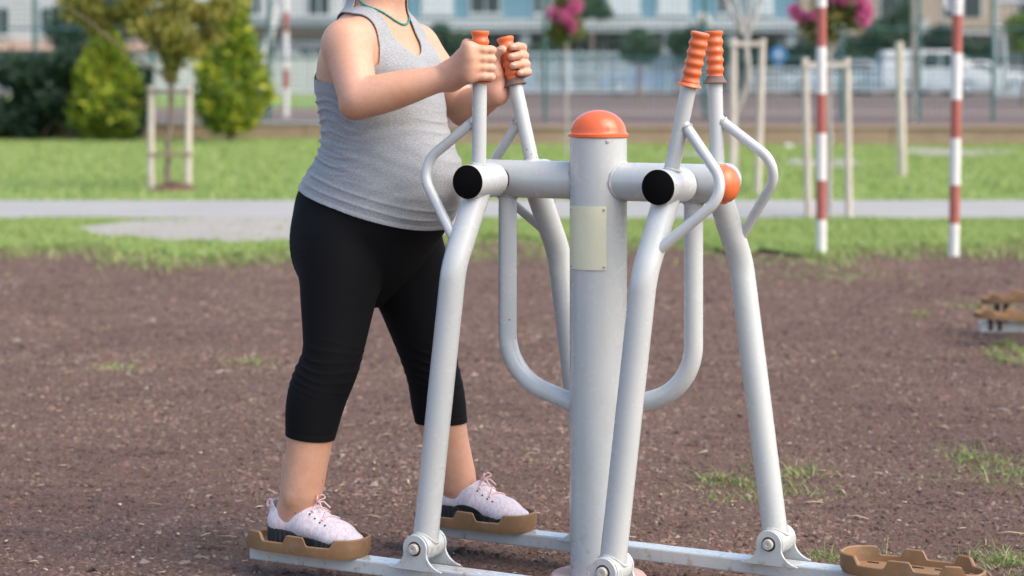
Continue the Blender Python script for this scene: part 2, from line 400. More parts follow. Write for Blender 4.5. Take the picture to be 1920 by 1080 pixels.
# loose chips of grit (too many to count)
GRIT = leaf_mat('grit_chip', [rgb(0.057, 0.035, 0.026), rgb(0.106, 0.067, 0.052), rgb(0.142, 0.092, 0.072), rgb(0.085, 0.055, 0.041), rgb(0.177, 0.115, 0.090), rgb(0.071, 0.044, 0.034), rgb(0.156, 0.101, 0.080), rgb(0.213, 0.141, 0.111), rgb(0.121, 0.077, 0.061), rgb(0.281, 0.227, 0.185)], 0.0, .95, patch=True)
def chips(n, y0, y1, smin_, smax_):
    y = RNG.uniform(y0, y1, n); x = RNG.uniform(-1, 1, n) * (y * .28 + 1.3)
    s = RNG.uniform(smin_, smax_, n) * (1 + .8 * (RNG.random(n) > .95)); z = GZ + heightf(x, y)
    base = np.array([(1, 0, 0), (-.5, .87, 0), (-.5, -.87, 0), (0, 0, .75), (.3, .5, .45)])
    a = RNG.uniform(0, 2 * np.pi, n); ca, sa = np.cos(a), np.sin(a); el = RNG.uniform(.6, 1.7, n); fl = RNG.uniform(.35, 1.1, n)
    b = base[None] + RNG.normal(0, .18, (n, 5, 3)); b = b * np.stack([el, 1 / el, fl], 1)[:, None, :] * s[:, None, None]
    X = b[..., 0] * ca[:, None] - b[..., 1] * sa[:, None]; Y = b[..., 0] * sa[:, None] + b[..., 1] * ca[:, None]
    V = np.stack([X + x[:, None], Y + y[:, None], b[..., 2] + z[:, None] - .15 * s[:, None]], 2).reshape(-1, 3)
    i = np.arange(n)[:, None] * 5
    T = np.concatenate([i + np.array([t]) for t in ((0, 4, 3), (4, 1, 3), (1, 2, 3), (2, 0, 3), (0, 1, 4))]); return V, T
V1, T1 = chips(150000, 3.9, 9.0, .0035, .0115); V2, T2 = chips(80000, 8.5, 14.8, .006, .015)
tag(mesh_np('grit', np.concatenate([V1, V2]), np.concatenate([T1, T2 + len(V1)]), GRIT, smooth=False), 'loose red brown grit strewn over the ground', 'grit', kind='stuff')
STRAW = leaf_mat('straw', [rgb(0.391, 0.287, 0.172), rgb(0.483, 0.391, 0.253), rgb(0.310, 0.207, 0.127), rgb(0.575, 0.517, 0.414)], 0, .8)
def litter(n, smin_, smax_, ratio, y0=4.4, y1=13.5):
    y = RNG.uniform(y0, y1, n); x = RNG.uniform(-1, 1, n) * (y * .26 + .4); z = GZ + heightf(x, y) + .005
    a = RNG.uniform(0, np.pi, n); L = RNG.uniform(smin_, smax_, n); w = L * ratio * RNG.uniform(.6, 1.4, n); bend = RNG.normal(0, .15, n) * L
    d = np.stack([np.cos(a), np.sin(a)], 1); q = np.stack([-d[:, 1], d[:, 0]], 1); c = np.stack([x, y], 1); V = []
    for t, ww, hh in ((-1, .5, 0), (0, 1, 1), (1, .4, 0)):
        for sgn in (-1, 1):
            p = c + d * (t * L / 2)[:, None] + q * (sgn * ww * w / 2 + hh * bend)[:, None]
            V.append(np.concatenate([p, (z + hh * L * .06)[:, None]], 1))
    V = np.stack(V, 1).reshape(-1, 3); i = np.arange(n)[:, None] * 6
    return V, np.concatenate([i + np.array([[0, 1, 3, 2]]), i + np.array([[2, 3, 5, 4]])])
Va, Qa = litter(1100, .008, .026, .3); Vb, Qb = litter(170, .03, .075, .11)
lt = mesh_np('straw_litter', np.concatenate([Va, Vb]), np.concatenate([Qa, Qb + len(Va)]), STRAW, smooth=False)
s_ = lt.modifiers.new('thickness', 'SOLIDIFY'); s_.thickness = .0015
tag(lt, 'pale bits of straw and dry leaf scattered on the grit', 'litter', kind='stuff')
def tuft_field(spots, label, seed):
    rng = np.random.default_rng(seed); PX = []; TX = []; n0 = 0
    for (u, v, ru, rv, n, h, w) in spots:
        c = G(u, v); d = c[1]; rx = ru / F * d; ry = rv / (v - YH) * d
        n = int(n * 1.1); x = c[0] + rng.normal(0, .62, n) * rx; y = d + rng.normal(0, .62, n) * ry; k = np.sin(x * 31 + 5 * np.sin(y * 13)) + np.sin(y * 23 + x * 17) > -.5; x, y = x[k], y[k]; h = h * .6 * (1 + 1.2 * (rng.random(len(x)) > .9))
        P, T = blades(x, y, GZ + heightf(x, y) - .003, h, w, 2.2, rng); PX.append(P); TX.append(T + n0); n0 += len(P)
    return tag(mesh_np('weeds', np.concatenate(PX), np.concatenate(TX), WEED, smooth=False), label, 'weeds', kind='stuff')
tuft_field([(1400, 915, 95, 22, 420, .035, .004), (1345, 905, 40, 12, 120, .03, .004), (1490, 885, 60, 14, 230, .04, .004), (1500, 925, 110, 12, 160, .025, .004)], 'sparse weed tufts on the grit behind the right foot beam', 1)
tuft_field([(1830, 850, 60, 16, 330, .035, .004), (1885, 885, 60, 22, 300, .035, .004), (1800, 905, 90, 20, 90, .025, .004)], 'green weed tufts on the grit at the right edge', 2)
tuft_field([(1570, 1040, 70, 12, 300, .03, .0035), (1890, 1055, 60, 25, 420, .035, .004)], 'low weeds around the empty right pedal', 3)
tuft_field([(210, 694, 42, 6, 170, .025, .006), (465, 679, 45, 6, 200, .025, .006)], 'two thin grass tufts on the open grit at left', 4)
tuft_field([(1840, 572, 60, 6, 160, .03, .008), (1720, 595, 20, 8, 60, .03, .008), (1560, 520, 130, 10, 420, .03, .010), (1480, 488, 110, 10, 420, .035, .012)], 'faint weeds on the grit before the striped poles', 5)
tuft_field([(420, 492, 160, 12, 900, .035, .012), (900, 478, 150, 12, 700, .04, .012), (300, 500, 60, 6, 200, .03, .01)], 'thin straggling grass at the far edge of the grit', 6)

# ------------------------------------------------------------------ the exercise machine
ZP, AX = 0.909, 0.236                      # pivot height, pivots at x = -AX and +AX
YL, YB = 0.136, 0.21                       # handle plane, lower leg plane
PHI_N, PHI_F = math.radians(6.8), math.radians(-7.8)
LEGL = 0.83
walker = empty('air_walker', ROOT, -TH)
tag(walker, 'grey steel two seat air walker with orange caps that the person stands on', 'exercise machine')

MB().lathe([(.112, -.045), (.112, .006), (.106, .014), (.07, .0155)], n=40).build('base_plate', PINKCON, walker)
MB().tube([(0, 0, .012), (0, 0, 1.008)], .0655, 48).build('post', PAINT, walker)
cap = MB().lathe([(.0672, 1.0082), (.0690, 1.010), (.0690, 1.016), (.0655, 1.0185)] + [(.0640 * math.cos(t), 1.0188 + .052 * math.sin(t)) for t in np.linspace(0.05, 1.45, 12)] + [(.002, 1.0708)], n=48).build('post_cap', ORANGEGLOSS, walker)
def on_post(ang, z, r):                    # angle measured from the direction to the viewer, positive to the right
    x, y = r * math.sin(ang), -r * math.cos(ang); return (x * CT - y * ST, x * ST + y * CT, z)
def screw(a, z, r0=.0655, rad=.0042, parent=walker):
    p = np.array(on_post(a, z, r0)); nrm = np.array(on_post(a, 0, 1.0))
    o = MB().lathe([(rad, -.001), (rad, .0015), (rad * .7, .0028), (rad * .35, .0029), (rad * .3, .0018)], p, nrm, 14).build('screw', STEEL, parent); return o
screw(math.asin(15 / 54), 1.0005)
pa, pb, pz0, pz1 = math.radians(-72), math.radians(13), .7115, .8545
pv = []; n = 22
for z in (pz0, pz1):
    for r in (.0662, .0678):
        pv += [on_post(pa + (pb - pa) * i / n, z, r) for i in range(n + 1)]
k = n + 1; pf = []
for i in range(n):
    pf += [(k + i, k + i + 1, 3 * k + i + 1, 3 * k + i), (i, 2 * k + i, 2 * k + i + 1, i + 1), (i, i + 1, k + i + 1, k + i), (2 * k + i, 3 * k + i, 3 * k + i + 1, 2 * k + i + 1)]
pf += [(0, k, 3 * k, 2 * k), (n, 2 * k + n, 3 * k + n, k + n)]
plate = MB().add(pv, pf).build('info_plate', CREAM, walker, ang=30); tag(plate, 'blank cream metal plate screwed to the post')
for a in (pa + .09, pb - .08):
    for z in (pz0 + .007, pz1 - .007): screw(a, z, .0678, .0030, plate)

cb = MB().tube([(-.305, 0, ZP), (.305, 0, ZP)], .0435, 40).build('crossbar', PAINT, walker)
def wr(n, r): return r * (1 + .3 * np.sin(np.arange(n) * 2.1 + r * 9e3) * np.cos(np.arange(n) * .7))
def weld_pts(r, R, axis, sgn, o, n=48):    # seam where a tube of radius r along axis meets a cylinder of radius R
    t = np.arange(n) * 2 * np.pi / n; a, b = r * np.cos(t), r * np.sin(t); c = sgn * np.sqrt(np.maximum(R * R - a * a, 0)) * 1.002
    return a, b, c
for sg in (-1, 1):
    a, b, c = weld_pts(.0435, .0655, 'x', sg, None)
    MB().tube(np.stack([c, a, b + ZP], 1), wr(48, .0040), 6, closed=True).build('weld', WELD, cb)
    MB().lathe([(.0428, 0), (.0445, .002), (.0445, .006), (.0415, .008)] + [(.041 * math.cos(t), .008 + .030 * math.sin(t)) for t in np.linspace(.15, 1.4, 8)] + [(.001, .0382)], (sg * .3052, 0, ZP), (sg, 0, 0), 36).build('end_cap', ORANGE, cb)
    u = fillet([(sg * AX, 0, ZP - .03), (sg * AX, 0, .452), (sg * .045, 0, .392)], .165, 16)
    st = MB().tube(u, .0215, 28).build('support_tube', PAINT, walker)
    a, b, c = weld_pts(.0215, .0435, 'z', -1, None)
    MB().tube(np.stack([sg * AX + b, a, ZP + c], 1), wr(48, .0038), 6, closed=True).build('weld', WELD, st)
    MB().tube([(sg * AX, -.075, ZP), (sg * AX, .075, ZP)], .0265, 28).build('axle', PAINT, cb)
    for sy in (-1, 1): MB().lathe([(.0285, 0), (.0285, .004)], (sg * AX, sy * .0415, ZP), (0, sy, 0), 28).build('axle_collar', DARKGAP, cb)

def grip_profile():
    p = [(.0262, .0), (.0268, .0015), (.0205, .0075), (.0188, .010)]
    for i in range(46):
        h = .010 + .104 * i / 45; p.append((.0192 + .0016 * math.sin(h / .021 * 2 * math.pi - 1.2), h))
    return p + [(.0205, .1165), (.0185, .1185), (.001, .1187)]
def swing_leg(sx, sy, phi, dirty):
    c, s = math.cos(phi), math.sin(phi); piv = np.array([sx * AX, 0, ZP])
    def R(p):
        p = np.asarray(p, float).reshape(-1, 3); q = np.stack([p[:, 0] * c + p[:, 2] * s, p[:, 1], -p[:, 0] * s + p[:, 2] * c], 1) + piv
        return q
    leg_p = fillet([(0, sy * (YL - .01), -.005), (0, sy * (YL + .012), -.055), (0, sy * YB, -.19), (0, sy * YB, -LEGL + .012)], [.05, .16], 10)
    leg = MB().tube(R(leg_p), .0292, 32).build('swing_leg', PAINT, walker)
    MB().tube(R([(0, sy * .068, 0), (0, sy * .186, 0)]), .0392, 40).build('pivot_housing', PAINT, leg, bevel=.002)
    MB().lathe([(.0383, 0), (.0383, .0022), (.037, .003)], R((0, sy * .186, 0))[0], (0, sy, 0), 40).build('housing_cap', BLACKCAP, leg)
    hx = sx * math.tan(math.radians(6.2)); hp = lambda z: (hx * z, sy * YL, z)
    MB().tube(R([hp(.03), hp(.235)]), .0168, 28).build('handle_tube', PAINT, leg)
    t = np.arange(40) * 2 * np.pi / 40; a, b = .0168 * np.cos(t), .0168 * np.sin(t)
    MB().tube(R(np.stack([a + hx * .039, sy * YL + b, np.sqrt(.0392 ** 2 - a * a)], 1)), wr(40, .0034), 6, closed=True).build('weld', WELD, leg)
    g0, g1 = R(hp(.222))[0], R(hp(.342))[0]; ax = (g1 - g0) / np.linalg.norm(g1 - g0)
    MB().lathe(grip_profile(), g0, ax, 32).build('grip', ORANGE, leg)
    if dirty: tag(MB().lathe([(.0270, -.0012), (.0278, .001), (.0225, .0075), (.0206, .012), (.0196, .016)], g0, ax, 32).build('grip_collar', DIRTYRUB, leg), 'grimy blackened rim of the grip')
    bp = fillet([(hx * .142, sy * YL, .146), (sx * .152, sy * (YL + .018), .012), (sx * .012, sy * (YL + .055), -.139)], .062, 14)
    MB().tube(R(bp), .0118, 22).build('brace_tube', PAINT, leg)
    wa = bp[0] + (bp[1] - bp[0]) / np.linalg.norm(bp[1] - bp[0]) * .0235; wb = bp[0] + (bp[1] - bp[0]) / np.linalg.norm(bp[1] - bp[0]) * .0205
    MB().tube(R([wb, wa]), [.0150, .0120], 22, caps=False).build('weld', WELD, leg)
    MB().tube(R([(0, sy * (YB - .036), -LEGL), (0, sy * (YB + .036), -LEGL)]), .0315, 32).build('foot_bush', PAINT, leg, bevel=.0015)
    MB().tube(R(np.stack([.0295 * np.cos(t), sy * YB + .0295 * np.sin(t), -LEGL + np.sqrt(np.maximum(.0318 ** 2 - (.0295 * np.cos(t)) ** 2, 0))], 1)), wr(40, .0034), 6, closed=True).build('weld', WELD, leg)
    return R((0, sy * YB, -LEGL))[0], g0, ax
FEET = {}; GRIP = {}
for sx in (-1, 1):
    for sy in (-1, 1):
        f0, g0, ax = swing_leg(sx, sy, PHI_N if sy < 0 else PHI_F, dirty=(sy > 0))
        FEET[sx, sy] = f0; GRIP[sx, sy] = (g0, ax)

def bell(w=.068, top=.031, h=.045):
    pts = []
    for t in np.linspace(math.radians(-18), math.radians(198), 19): pts.append((top * math.cos(t), top * math.sin(t)))
    for t in np.linspace(0, 1, 8)[1:]:
        pts.append((-(top * .951 + (w - top * .951) * t ** 1.7), -top * .309 - (h - top * .309) * (1 - (1 - t) ** 1.5)))
    left = pts[19:]; right = [(-x, y) for x, y in left][::-1]
    pts = pts[:19] + left + [(-w, -h - .004), (w, -h - .004)] + right
    return pts
PED_L, PED_W = .325, .142
def pedal_outline(n=720, inset=0.0):
    t = np.arange(n) * 2 * np.pi / n; L, Wd = PED_L / 2 - inset, PED_W / 2 - inset
    x = L * np.sign(np.cos(t)) * np.abs(np.cos(t)) ** (2 / 2.9); y = Wd * np.sign(np.sin(t)) * np.abs(np.sin(t)) ** (2 / 2.9)
    y = y * (1 - .06 * np.exp(-((x + .01) / .05) ** 2) - .07 * (x < 0) * np.clip(-x / L, 0, 1)); P_ = np.stack([x, y], 1); Pc = np.concatenate([P_, P_[:1]]); sl_ = np.concatenate([[0], np.cumsum(np.linalg.norm(np.diff(Pc, axis=0), axis=1))]); q_ = np.arange(200) / 200 * sl_[-1]
    return np.stack([np.interp(q_, sl_, Pc[:, 0]), np.interp(q_, sl_, Pc[:, 1])], 1)
def pedal(c, sx):                          # toe towards the post: +x for the left pedals
    O, I, n = pedal_outline(), pedal_outline(inset=.0065), 200
    f = O[:, 0] / PED_L + .5; s = O[:, 1]
    def lug(a, b, e=.042): return np.clip((f - a) / e, 0, 1) * np.clip((b - f) / e, 0, 1)
    sm = lambda q: q * q * (3 - 2 * q)
    h = .025 + .019 * sm(np.where(s < 0, np.maximum(np.maximum(lug(.07, .25), lug(.42, .64)), lug(.82, 1.2)), np.maximum(np.maximum(lug(.10, .26), lug(.45, .66)), lug(.80, 1.2))))
    h = np.where(f > .97, .044, h)
    q = np.stack
    cx, cy, cz = c
    def lay(P, z): return np.stack([cx + sx * P[:, 0], cy + P[:, 1], np.full(n, cz) + z], 1)
    B = O * .965
    V = np.concatenate([lay(B, 0), lay(O, .012), lay(O, h - .002), lay((O * .7 + I * .3), h), lay((O * .3 + I * .7), h), lay(I, h - .002), lay(I, .010)])
    Fc = []
    for j in range(6):
        for i in range(n):
            i2 = (i + 1) % n; qd = (j * n + i, j * n + i2, (j + 1) * n + i2, (j + 1) * n + i); Fc.append(qd if sx > 0 else qd[::-1])
    Fc += [tuple(range(n))[::-1] if sx > 0 else tuple(range(n)), tuple(6 * n + i for i in range(n)) if sx > 0 else tuple(6 * n + i for i in range(n))[::-1]]
    o = MB().add(V, Fc).build('pedal', BROWNPL, walker, ang=28)
    m = MB()
    for i in range(5):
        for j in (-1, 1): m.box((cx + sx * (-.105 + i * .052), cy + j * .036, cz + .0112), (.026, .004, .002))
    tag(m.build('tread_slots', DARKGAP, o, smooth=False), kind='stuff')
    return o
PEDC = {}
for sy in (-1, 1):
    f0, f1 = FEET[-1, sy], FEET[1, sy]; xm = (f0[0] + f1[0]) / 2; zt = f0[2] - .045; hl = .705
    bm = MB().box((xm + (.04 if sy < 0 else 0), sy * YB, zt - .0165), (2 * hl + (.08 if sy < 0 else 0), .052, .033)).build('foot_beam', PAINT, walker, smooth=False, bevel=.004)
    for sx in (-1, 1):
        fx = FEET[sx, sy]
        for so in (-1, 1):
            yy = sy * YB + so * .0425
            MB().prism(bell(), (fx[0], yy, fx[2]), (1, 0, 0), (0, 0, 1), (0, 1, 0), .0065).build('pivot_bracket', PAINT, bm, ang=30, bevel=.0012)
            MB().lathe([(.0165, 0), (.0165, .001)], (fx[0], yy + so * .0031, fx[2]), (0, so, 0), 24).build('bolt_recess', DARKGAP, bm)
            MB().lathe([(.0122, 0), (.0122, .008), (.0105, .0095), (.004, .0096), (.003, .0085)], (fx[0], yy + so * .0034, fx[2]), (0, so, 0), 24).build('bolt', STEEL, bm)
        px = fx[0] + sx * (.40 if (sx, sy) == (1, -1) else .322)
        PEDC[sx, sy] = (px, sy * YB, zt + .0008)
        pedal(PEDC[sx, sy], -sx)

# ------------------------------------------------------------------ the person: one implicit body, meshed as one surface
class Field:
    def __init__(s, lo, hi, h):
        s.h = h; s.lo = np.array(lo, float); s.n = np.ceil((np.array(hi) - s.lo) / h).astype(int) + 1
        s.D = np.full(s.n, .08, np.float32); s.ax = [s.lo[i] + h * np.arange(s.n[i]) for i in range(3)]
    def apply(s, lo, hi, fn, k=.01, sub=False):
        i0 = np.clip(np.floor((np.array(lo) - k - .012 - s.lo) / s.h).astype(int), 0, s.n); i1 = np.clip(np.ceil((np.array(hi) + k + .012 - s.lo) / s.h).astype(int) + 1, 0, s.n)
        if np.any(i1 <= i0): return
        sl = tuple(slice(a, b) for a, b in zip(i0, i1))
        X = s.ax[0][sl[0]][:, None, None].astype(np.float32); Y = s.ax[1][sl[1]][None, :, None].astype(np.float32); Z = s.ax[2][sl[2]][None, None, :].astype(np.float32)
        d = fn(X, Y, Z).astype(np.float32); a = s.D[sl]
        if sub:
            d = -d; h = np.maximum(k - np.abs(a - d), 0) / k; s.D[sl] = np.maximum(a, d) + h * h * k * .25
        else:
            h = np.maximum(k - np.abs(a - d), 0) / k; s.D[sl] = np.minimum(a, d) - h * h * k * .25
    def cone(s, a, b, ra, rb, k=.012, flat=None):      # tapered capsule
        a, b = np.array(a, float), np.array(b, float); ba = b - a; l2 = float(ba @ ba) + 1e-12
        def fn(X, Y, Z):
            px, py, pz = X - a[0], Y - a[1], Z - a[2]; t = np.clip((px * ba[0] + py * ba[1] + pz * ba[2]) / l2, 0, 1)
            dx, dy, dz = px - t * ba[0], py - t * ba[1], pz - t * ba[2]
            if flat is not None:                         # squash across one direction
                nv, q = flat; w = dx * nv[0] + dy * nv[1] + dz * nv[2]; e = (1 / q - 1)
                dx, dy, dz = dx + e * w * nv[0], dy + e * w * nv[1], dz + e * w * nv[2]
            return np.sqrt(dx * dx + dy * dy + dz * dz) - (ra + (rb - ra) * t)
        r = max(ra, rb); s.apply(np.minimum(a, b) - r, np.maximum(a, b) + r, fn, k)
    def chain(s, pts, rad, k=.012):
        for i in range(len(pts) - 1): s.cone(pts[i], pts[i + 1], rad[i], rad[i + 1], k)
    def limb(s, pts, rad, k=.012, m=5):                # the same, along a smooth line with smoothly changing girth
        A = np.concatenate([np.array(pts, float), np.array(rad, float)[:, None]], 1); A = np.concatenate([[2 * A[0] - A[1]], A, [2 * A[-1] - A[-2]]]); out = []
        for i in range(1, len(A) - 2):
            p0, p1, p2, p3 = A[i - 1:i + 3]
            for q in range(m):
                t = q / m; out.append(.5 * (2 * p1 + (p2 - p0) * t + (2 * p0 - 5 * p1 + 4 * p2 - p3) * t * t + (3 * p1 - p0 - 3 * p2 + p3) * t ** 3))
        out.append(A[-2])
        for a, b in zip(out[:-1], out[1:]): s.cone(a[:3], b[:3], a[3], b[3], k)
    def ell(s, c, r, k=.012, rot=None, sub=False):
        c, r = np.array(c, float), np.array(r, float); Rm = np.eye(3) if rot is None else np.array(rot)
        def fn(X, Y, Z):
            x, y, z = X - c[0], Y - c[1], Z - c[2]
            u = [(Rm[i, 0] * x + Rm[i, 1] * y + Rm[i, 2] * z) for i in range(3)]
            q = np.sqrt(sum((u[i] / r[i]) ** 2 for i in range(3))); g = np.sqrt(sum((u[i] / r[i] ** 2) ** 2 for i in range(3))) + 1e-9
            return q * (q - 1) / g
        m = r.max(); s.apply(c - m, c + m, fn, k, sub)
    def mesh(s, smooth=3):
        D = s.D; S = D < 0; n = np.array(D.shape); h = s.h
        C = np.zeros(n - 1, np.uint8)
        for i in (0, 1):
            for j in (0, 1):
                for k in (0, 1): C += S[i:n[0] - 1 + i, j:n[1] - 1 + j, k:n[2] - 1 + k]
        act = (C > 0) & (C < 8); idx = np.argwhere(act); ids = np.full(n - 1, -1, np.int64); ids[act] = np.arange(len(idx))
        acc = np.zeros((len(idx), 3)); cnt = np.zeros(len(idx)); cor = [(i, j, k) for i in (0, 1) for j in (0, 1) for k in (0, 1)]
        val = {c: D[idx[:, 0] + c[0], idx[:, 1] + c[1], idx[:, 2] + c[2]].astype(float) for c in cor}
        for c in cor:
            for ax in range(3):
                if c[ax]: continue
                e = list(c); e[ax] = 1; e = tuple(e); a, b = val[c], val[e]; m = (a < 0) != (b < 0)
                t = np.where(m, a / np.where(m, a - b, 1), 0); p = np.array(c, float)[None].repeat(len(idx), 0); p[:, ax] += t
                acc[m] += p[m]; cnt[m] += 1
        V = s.lo + h * (idx + acc / cnt[:, None]); Q = []
        for ax in range(3):
            o1, o2 = (ax + 1) % 3, (ax + 2) % 3; sl0 = [slice(1, -1)] * 3; sl0[ax] = slice(0, -1); sl1 = list(sl0); sl1[ax] = slice(1, None)
            a, b = S[tuple(sl0)], S[tuple(sl1)]; m = np.argwhere(a != b); inside = a[tuple(m.T)]
            p = m.copy(); p[:, o1] += 1; p[:, o2] += 1
            q = []
            for d1, d2 in ((-1, -1), (0, -1), (0, 0), (-1, 0)):
                r = p.copy(); r[:, o1] += d1; r[:, o2] += d2; q.append(ids[tuple(r.T)])
            q = np.stack(q, 1); q[~inside] = q[~inside][:, ::-1]; Q.append(q)
        Q = np.concatenate(Q); Q = Q[(Q >= 0).all(1)]
        E2 = np.concatenate([Q[:, [0, 1]], Q[:, [1, 2]], Q[:, [2, 3]], Q[:, [3, 0]]])
        deg = np.bincount(E2[:, 0], minlength=len(V)).astype(float) + 1e-9
        for it in range(smooth):
            for lam in (.5, -.5) if it < smooth - 1 else (.5, -.47):
                L = np.stack([np.bincount(E2[:, 0], V[E2[:, 1], i], len(V)) for i in range(3)], 1) / deg[:, None] - V; V = V + lam * L
        return V, Q
def normals(V, T):
    a = T[:, :3]; fn = np.cross(V[a[:, 1]] - V[a[:, 0]], V[a[:, 2]] - V[a[:, 0]])
    N = np.zeros_like(V)
    for k in range(T.shape[1]):
        for i in range(3): N[:, i] += np.bincount(T[:, k], fn[:, i], len(V))
    return N / (np.linalg.norm(N, axis=1)[:, None] + 1e-12)
def tris(Q): return np.concatenate([Q[:, [0, 1, 2]], Q[:, [0, 2, 3]]])
def clip(V, T, g):                          # keep the part of the surface where g > 0, cut cleanly along g = 0
    s = g > 0; c = s[T].sum(1); keep = [T[c == 3]]; NV = [V]; base = len(V)
    for want in (1, 2):
        t = T[c == want]
        if not len(t): continue
        m = s[t] if want == 1 else ~s[t]; r = m.argmax(1); i = np.arange(len(t))
        a, b, d = t[i, r], t[i, (r + 1) % 3], t[i, (r + 2) % 3]
        f = lambda p, q: V[p] + (g[p] / (g[p] - g[q]))[:, None] * (V[q] - V[p])
        NV += [f(a, b), f(a, d)]; ab = base + np.arange(len(t)); ad = ab + len(t); base += 2 * len(t)
        if want == 1: keep.append(np.stack([a, ab, ad], 1))
        else: keep += [np.stack([ab, b, d], 1), np.stack([ab, d, ad], 1)]
    V2 = np.concatenate(NV); T2 = np.concatenate(keep)
    key = np.round(V2 / 2e-6).astype(np.int64); _, first, inv = np.unique(key, axis=0, return_index=True, return_inverse=True)
    T2 = inv.ravel()[T2]; V2 = V2[first]; ok = (T2[:, 0] != T2[:, 1]) & (T2[:, 1] != T2[:, 2]) & (T2[:, 0] != T2[:, 2]); T2 = T2[ok]
    used = np.unique(T2); mp = np.full(len(V2), -1); mp[used] = np.arange(len(used)); return V2[used], mp[T2]
def grow(T, nv, g, it=3):                   # smooth a scalar over the surface
    E2 = np.concatenate([T[:, [0, 1]], T[:, [1, 2]], T[:, [2, 0]]]); deg = np.bincount(E2[:, 0], minlength=nv) + 1e-9
    for _ in range(it): g = .5 * g + .5 * np.bincount(E2[:, 0], g[E2[:, 1]], nv) / deg
    return g

# torso: rows of the photograph give back and front, anatomy gives the half width
rows = [(2, 664, 751, .050), (22, 650, 756, .068), (40, 636, 767, .105), (60, 620, 779, .132), (85, 610, 791, .144), (120, 601, 805, .147), (160, 599, 819, .144), (200, 606, 825, .141),
        (240, 613, 829, .140), (275, 611, 842, .143), (305, 599, 855, .149), (335, 580, 859, .156), (365, 564, 857, .162), (395, 559, 846, .167), (425, 556, 830, .169), (455, 557, 810, .166), (490, 562, 792, .156), (525, 574, 766, .133), (555, 610, 735, .09), (572, 650, 700, .03)]
tz, txc, trx, tr_y = [], [], [], []
for v, ul, ur, ry in rows:
    a, b = M(ul, v, 0), M(ur, v, 0); c = M((ul + ur) / 2, v, 0); hw = (b[0] - a[0]) * CT / 2
    tz.append(c[2]); txc.append(c[0]); trx.append(math.sqrt(max(hw * hw - (ry * ST) ** 2, .0004)) / CT); tr_y.append(ry)
tz, txc, trx, tr_y = [np.array(q)[::-1] for q in (tz, txc, trx, tr_y)]
def smooth_tab(zq, q):
    w = np.exp(-((zq[:, None] - zq[None]) / .018) ** 2); return (w @ q) / w.sum(1)
zf = np.linspace(tz[0], tz[-1], 240); TXC, TRX, TRY = (smooth_tab(zf, np.interp(zf, tz, q)) for q in (txc, trx, tr_y))
def torso_fn(X, Y, Z):
    z = Z.ravel(); xc = np.interp(z, zf, TXC)[None, None]; rx = np.interp(z, zf, TRX)[None, None]; ry = np.interp(z, zf, TRY)[None, None]
    dx = (X - xc) / rx; dy = np.abs(Y) / ry; q = (np.abs(dx) ** 2.15 + dy ** 2.15) ** (1 / 2.15)
    d = (q - 1) * np.minimum(rx, ry) * .95
    return np.maximum(d, np.maximum(Z - tz[-1], tz[0] - Z))
BH = .0032
B = Field((-1.02, -.37, .03), (-.14, .36, 1.62), BH)
B.apply((-.85, -.2, tz[0]), (-.3, .2, tz[-1]), torso_fn, .012)
for s_ in (-1, 1): B.ell(M(772, 132, 0) * [1, 0, 1] + np.array([-.035, s_ * .066, 0]), (.060, .062, .058), .035)
# legs
HN, KN, CN, AN = M(645, 455, -.095), M(621, 680, -.165), M(590, 765, -.185), M(566, 925, -.212)
HF, KF, CF, AF = M(752, 455, .095), M(807, 680, .150), M(825, 770, .178), M(857, 900, .208)
mid = lambda a, b, t: a + (b - a) * t
B.limb([HN, mid(HN, KN, .45), KN, CN, mid(CN, AN, .55), AN], [.096, .079, .0575, .0515, .0435, .0395], .02)
B.limb([HF, mid(HF, KF, .45), KF, CF, mid(CF, AF, .55), AF], [.096, .080, .0570, .0500, .0425, .0390], .02)
for c_, k_ in ((CN, KN), (CF, KF)): B.ell(c_ + np.array([-.004, 0, .02]), (.047, .045, .090), .04)      # calf
for h_, s_ in ((HN, -1), (HF, 1)): B.ell(h_ + np.array([-.030, s_ * -.012, -.01]), (.100, .085, .11), .04)   # seat
# feet inside the shoes
HEEL_N, TOE_N = np.array([-.757, -.210, 0]), np.array([-.499, -.216, 0])
HEEL_F, TOE_F = np.array([-.548, .208, 0]), np.array([-.290, .202, 0])
for A_, h_, t_ in ((AN, HEEL_N, TOE_N), (AF, HEEL_F, TOE_F)):
    B.cone(A_, mid(h_, t_, .30) + [0, 0, .115], .040, .034, .02); B.cone(A_ + [-.012, 0, -.02], h_ + [.036, 0, .11], .036, .0315, .02); B.cone(h_ + [.04, 0, .105], mid(h_, t_, .62) + [0, 0, .092], .029, .024, .015)
# arms
SHN, ELN, WRN = M(650, 82, -.168), M(673, 187, -.232), M(846, 142, -.150)
SHF, ELF, WRF = M(775, 84, .165), M(872, 206, .222), M(930, 172, .128)
B.ell(mid(SHN, ELN, .1), (.057, .054, .064), .03); B.limb([SHN, mid(SHN, ELN, .45), ELN], [.052, .0465, .0415], .012)
B.cone(SHN, M(690, 60, -.06), .05, .045, .03); B.cone(SHF, M(745, 62, .06), .046, .042, .03)
B.limb([ELN, mid(ELN, WRN, .25), mid(ELN, WRN, .5), mid(ELN, WRN, .8), WRN], [.0420, .0425, .0380, .0290, .0248], .008)
B.ell(mid(SHF, ELF, .1), (.055, .053, .06), .03); B.limb([SHF, mid(SHF, ELF, .45), ELF], [.051, .047, .041], .012)
B.limb([ELF, mid(ELF, WRF, .25), mid(ELF, WRF, .6), WRF], [.041, .0410, .0345, .0275], .008)
B.ell(ELN + np.array([-.016, -.006, -.020]), (.024, .024, .022), .02); B.ell(WRN + np.array([-.008, -.018, .014]), (.011, .010, .011), .012)
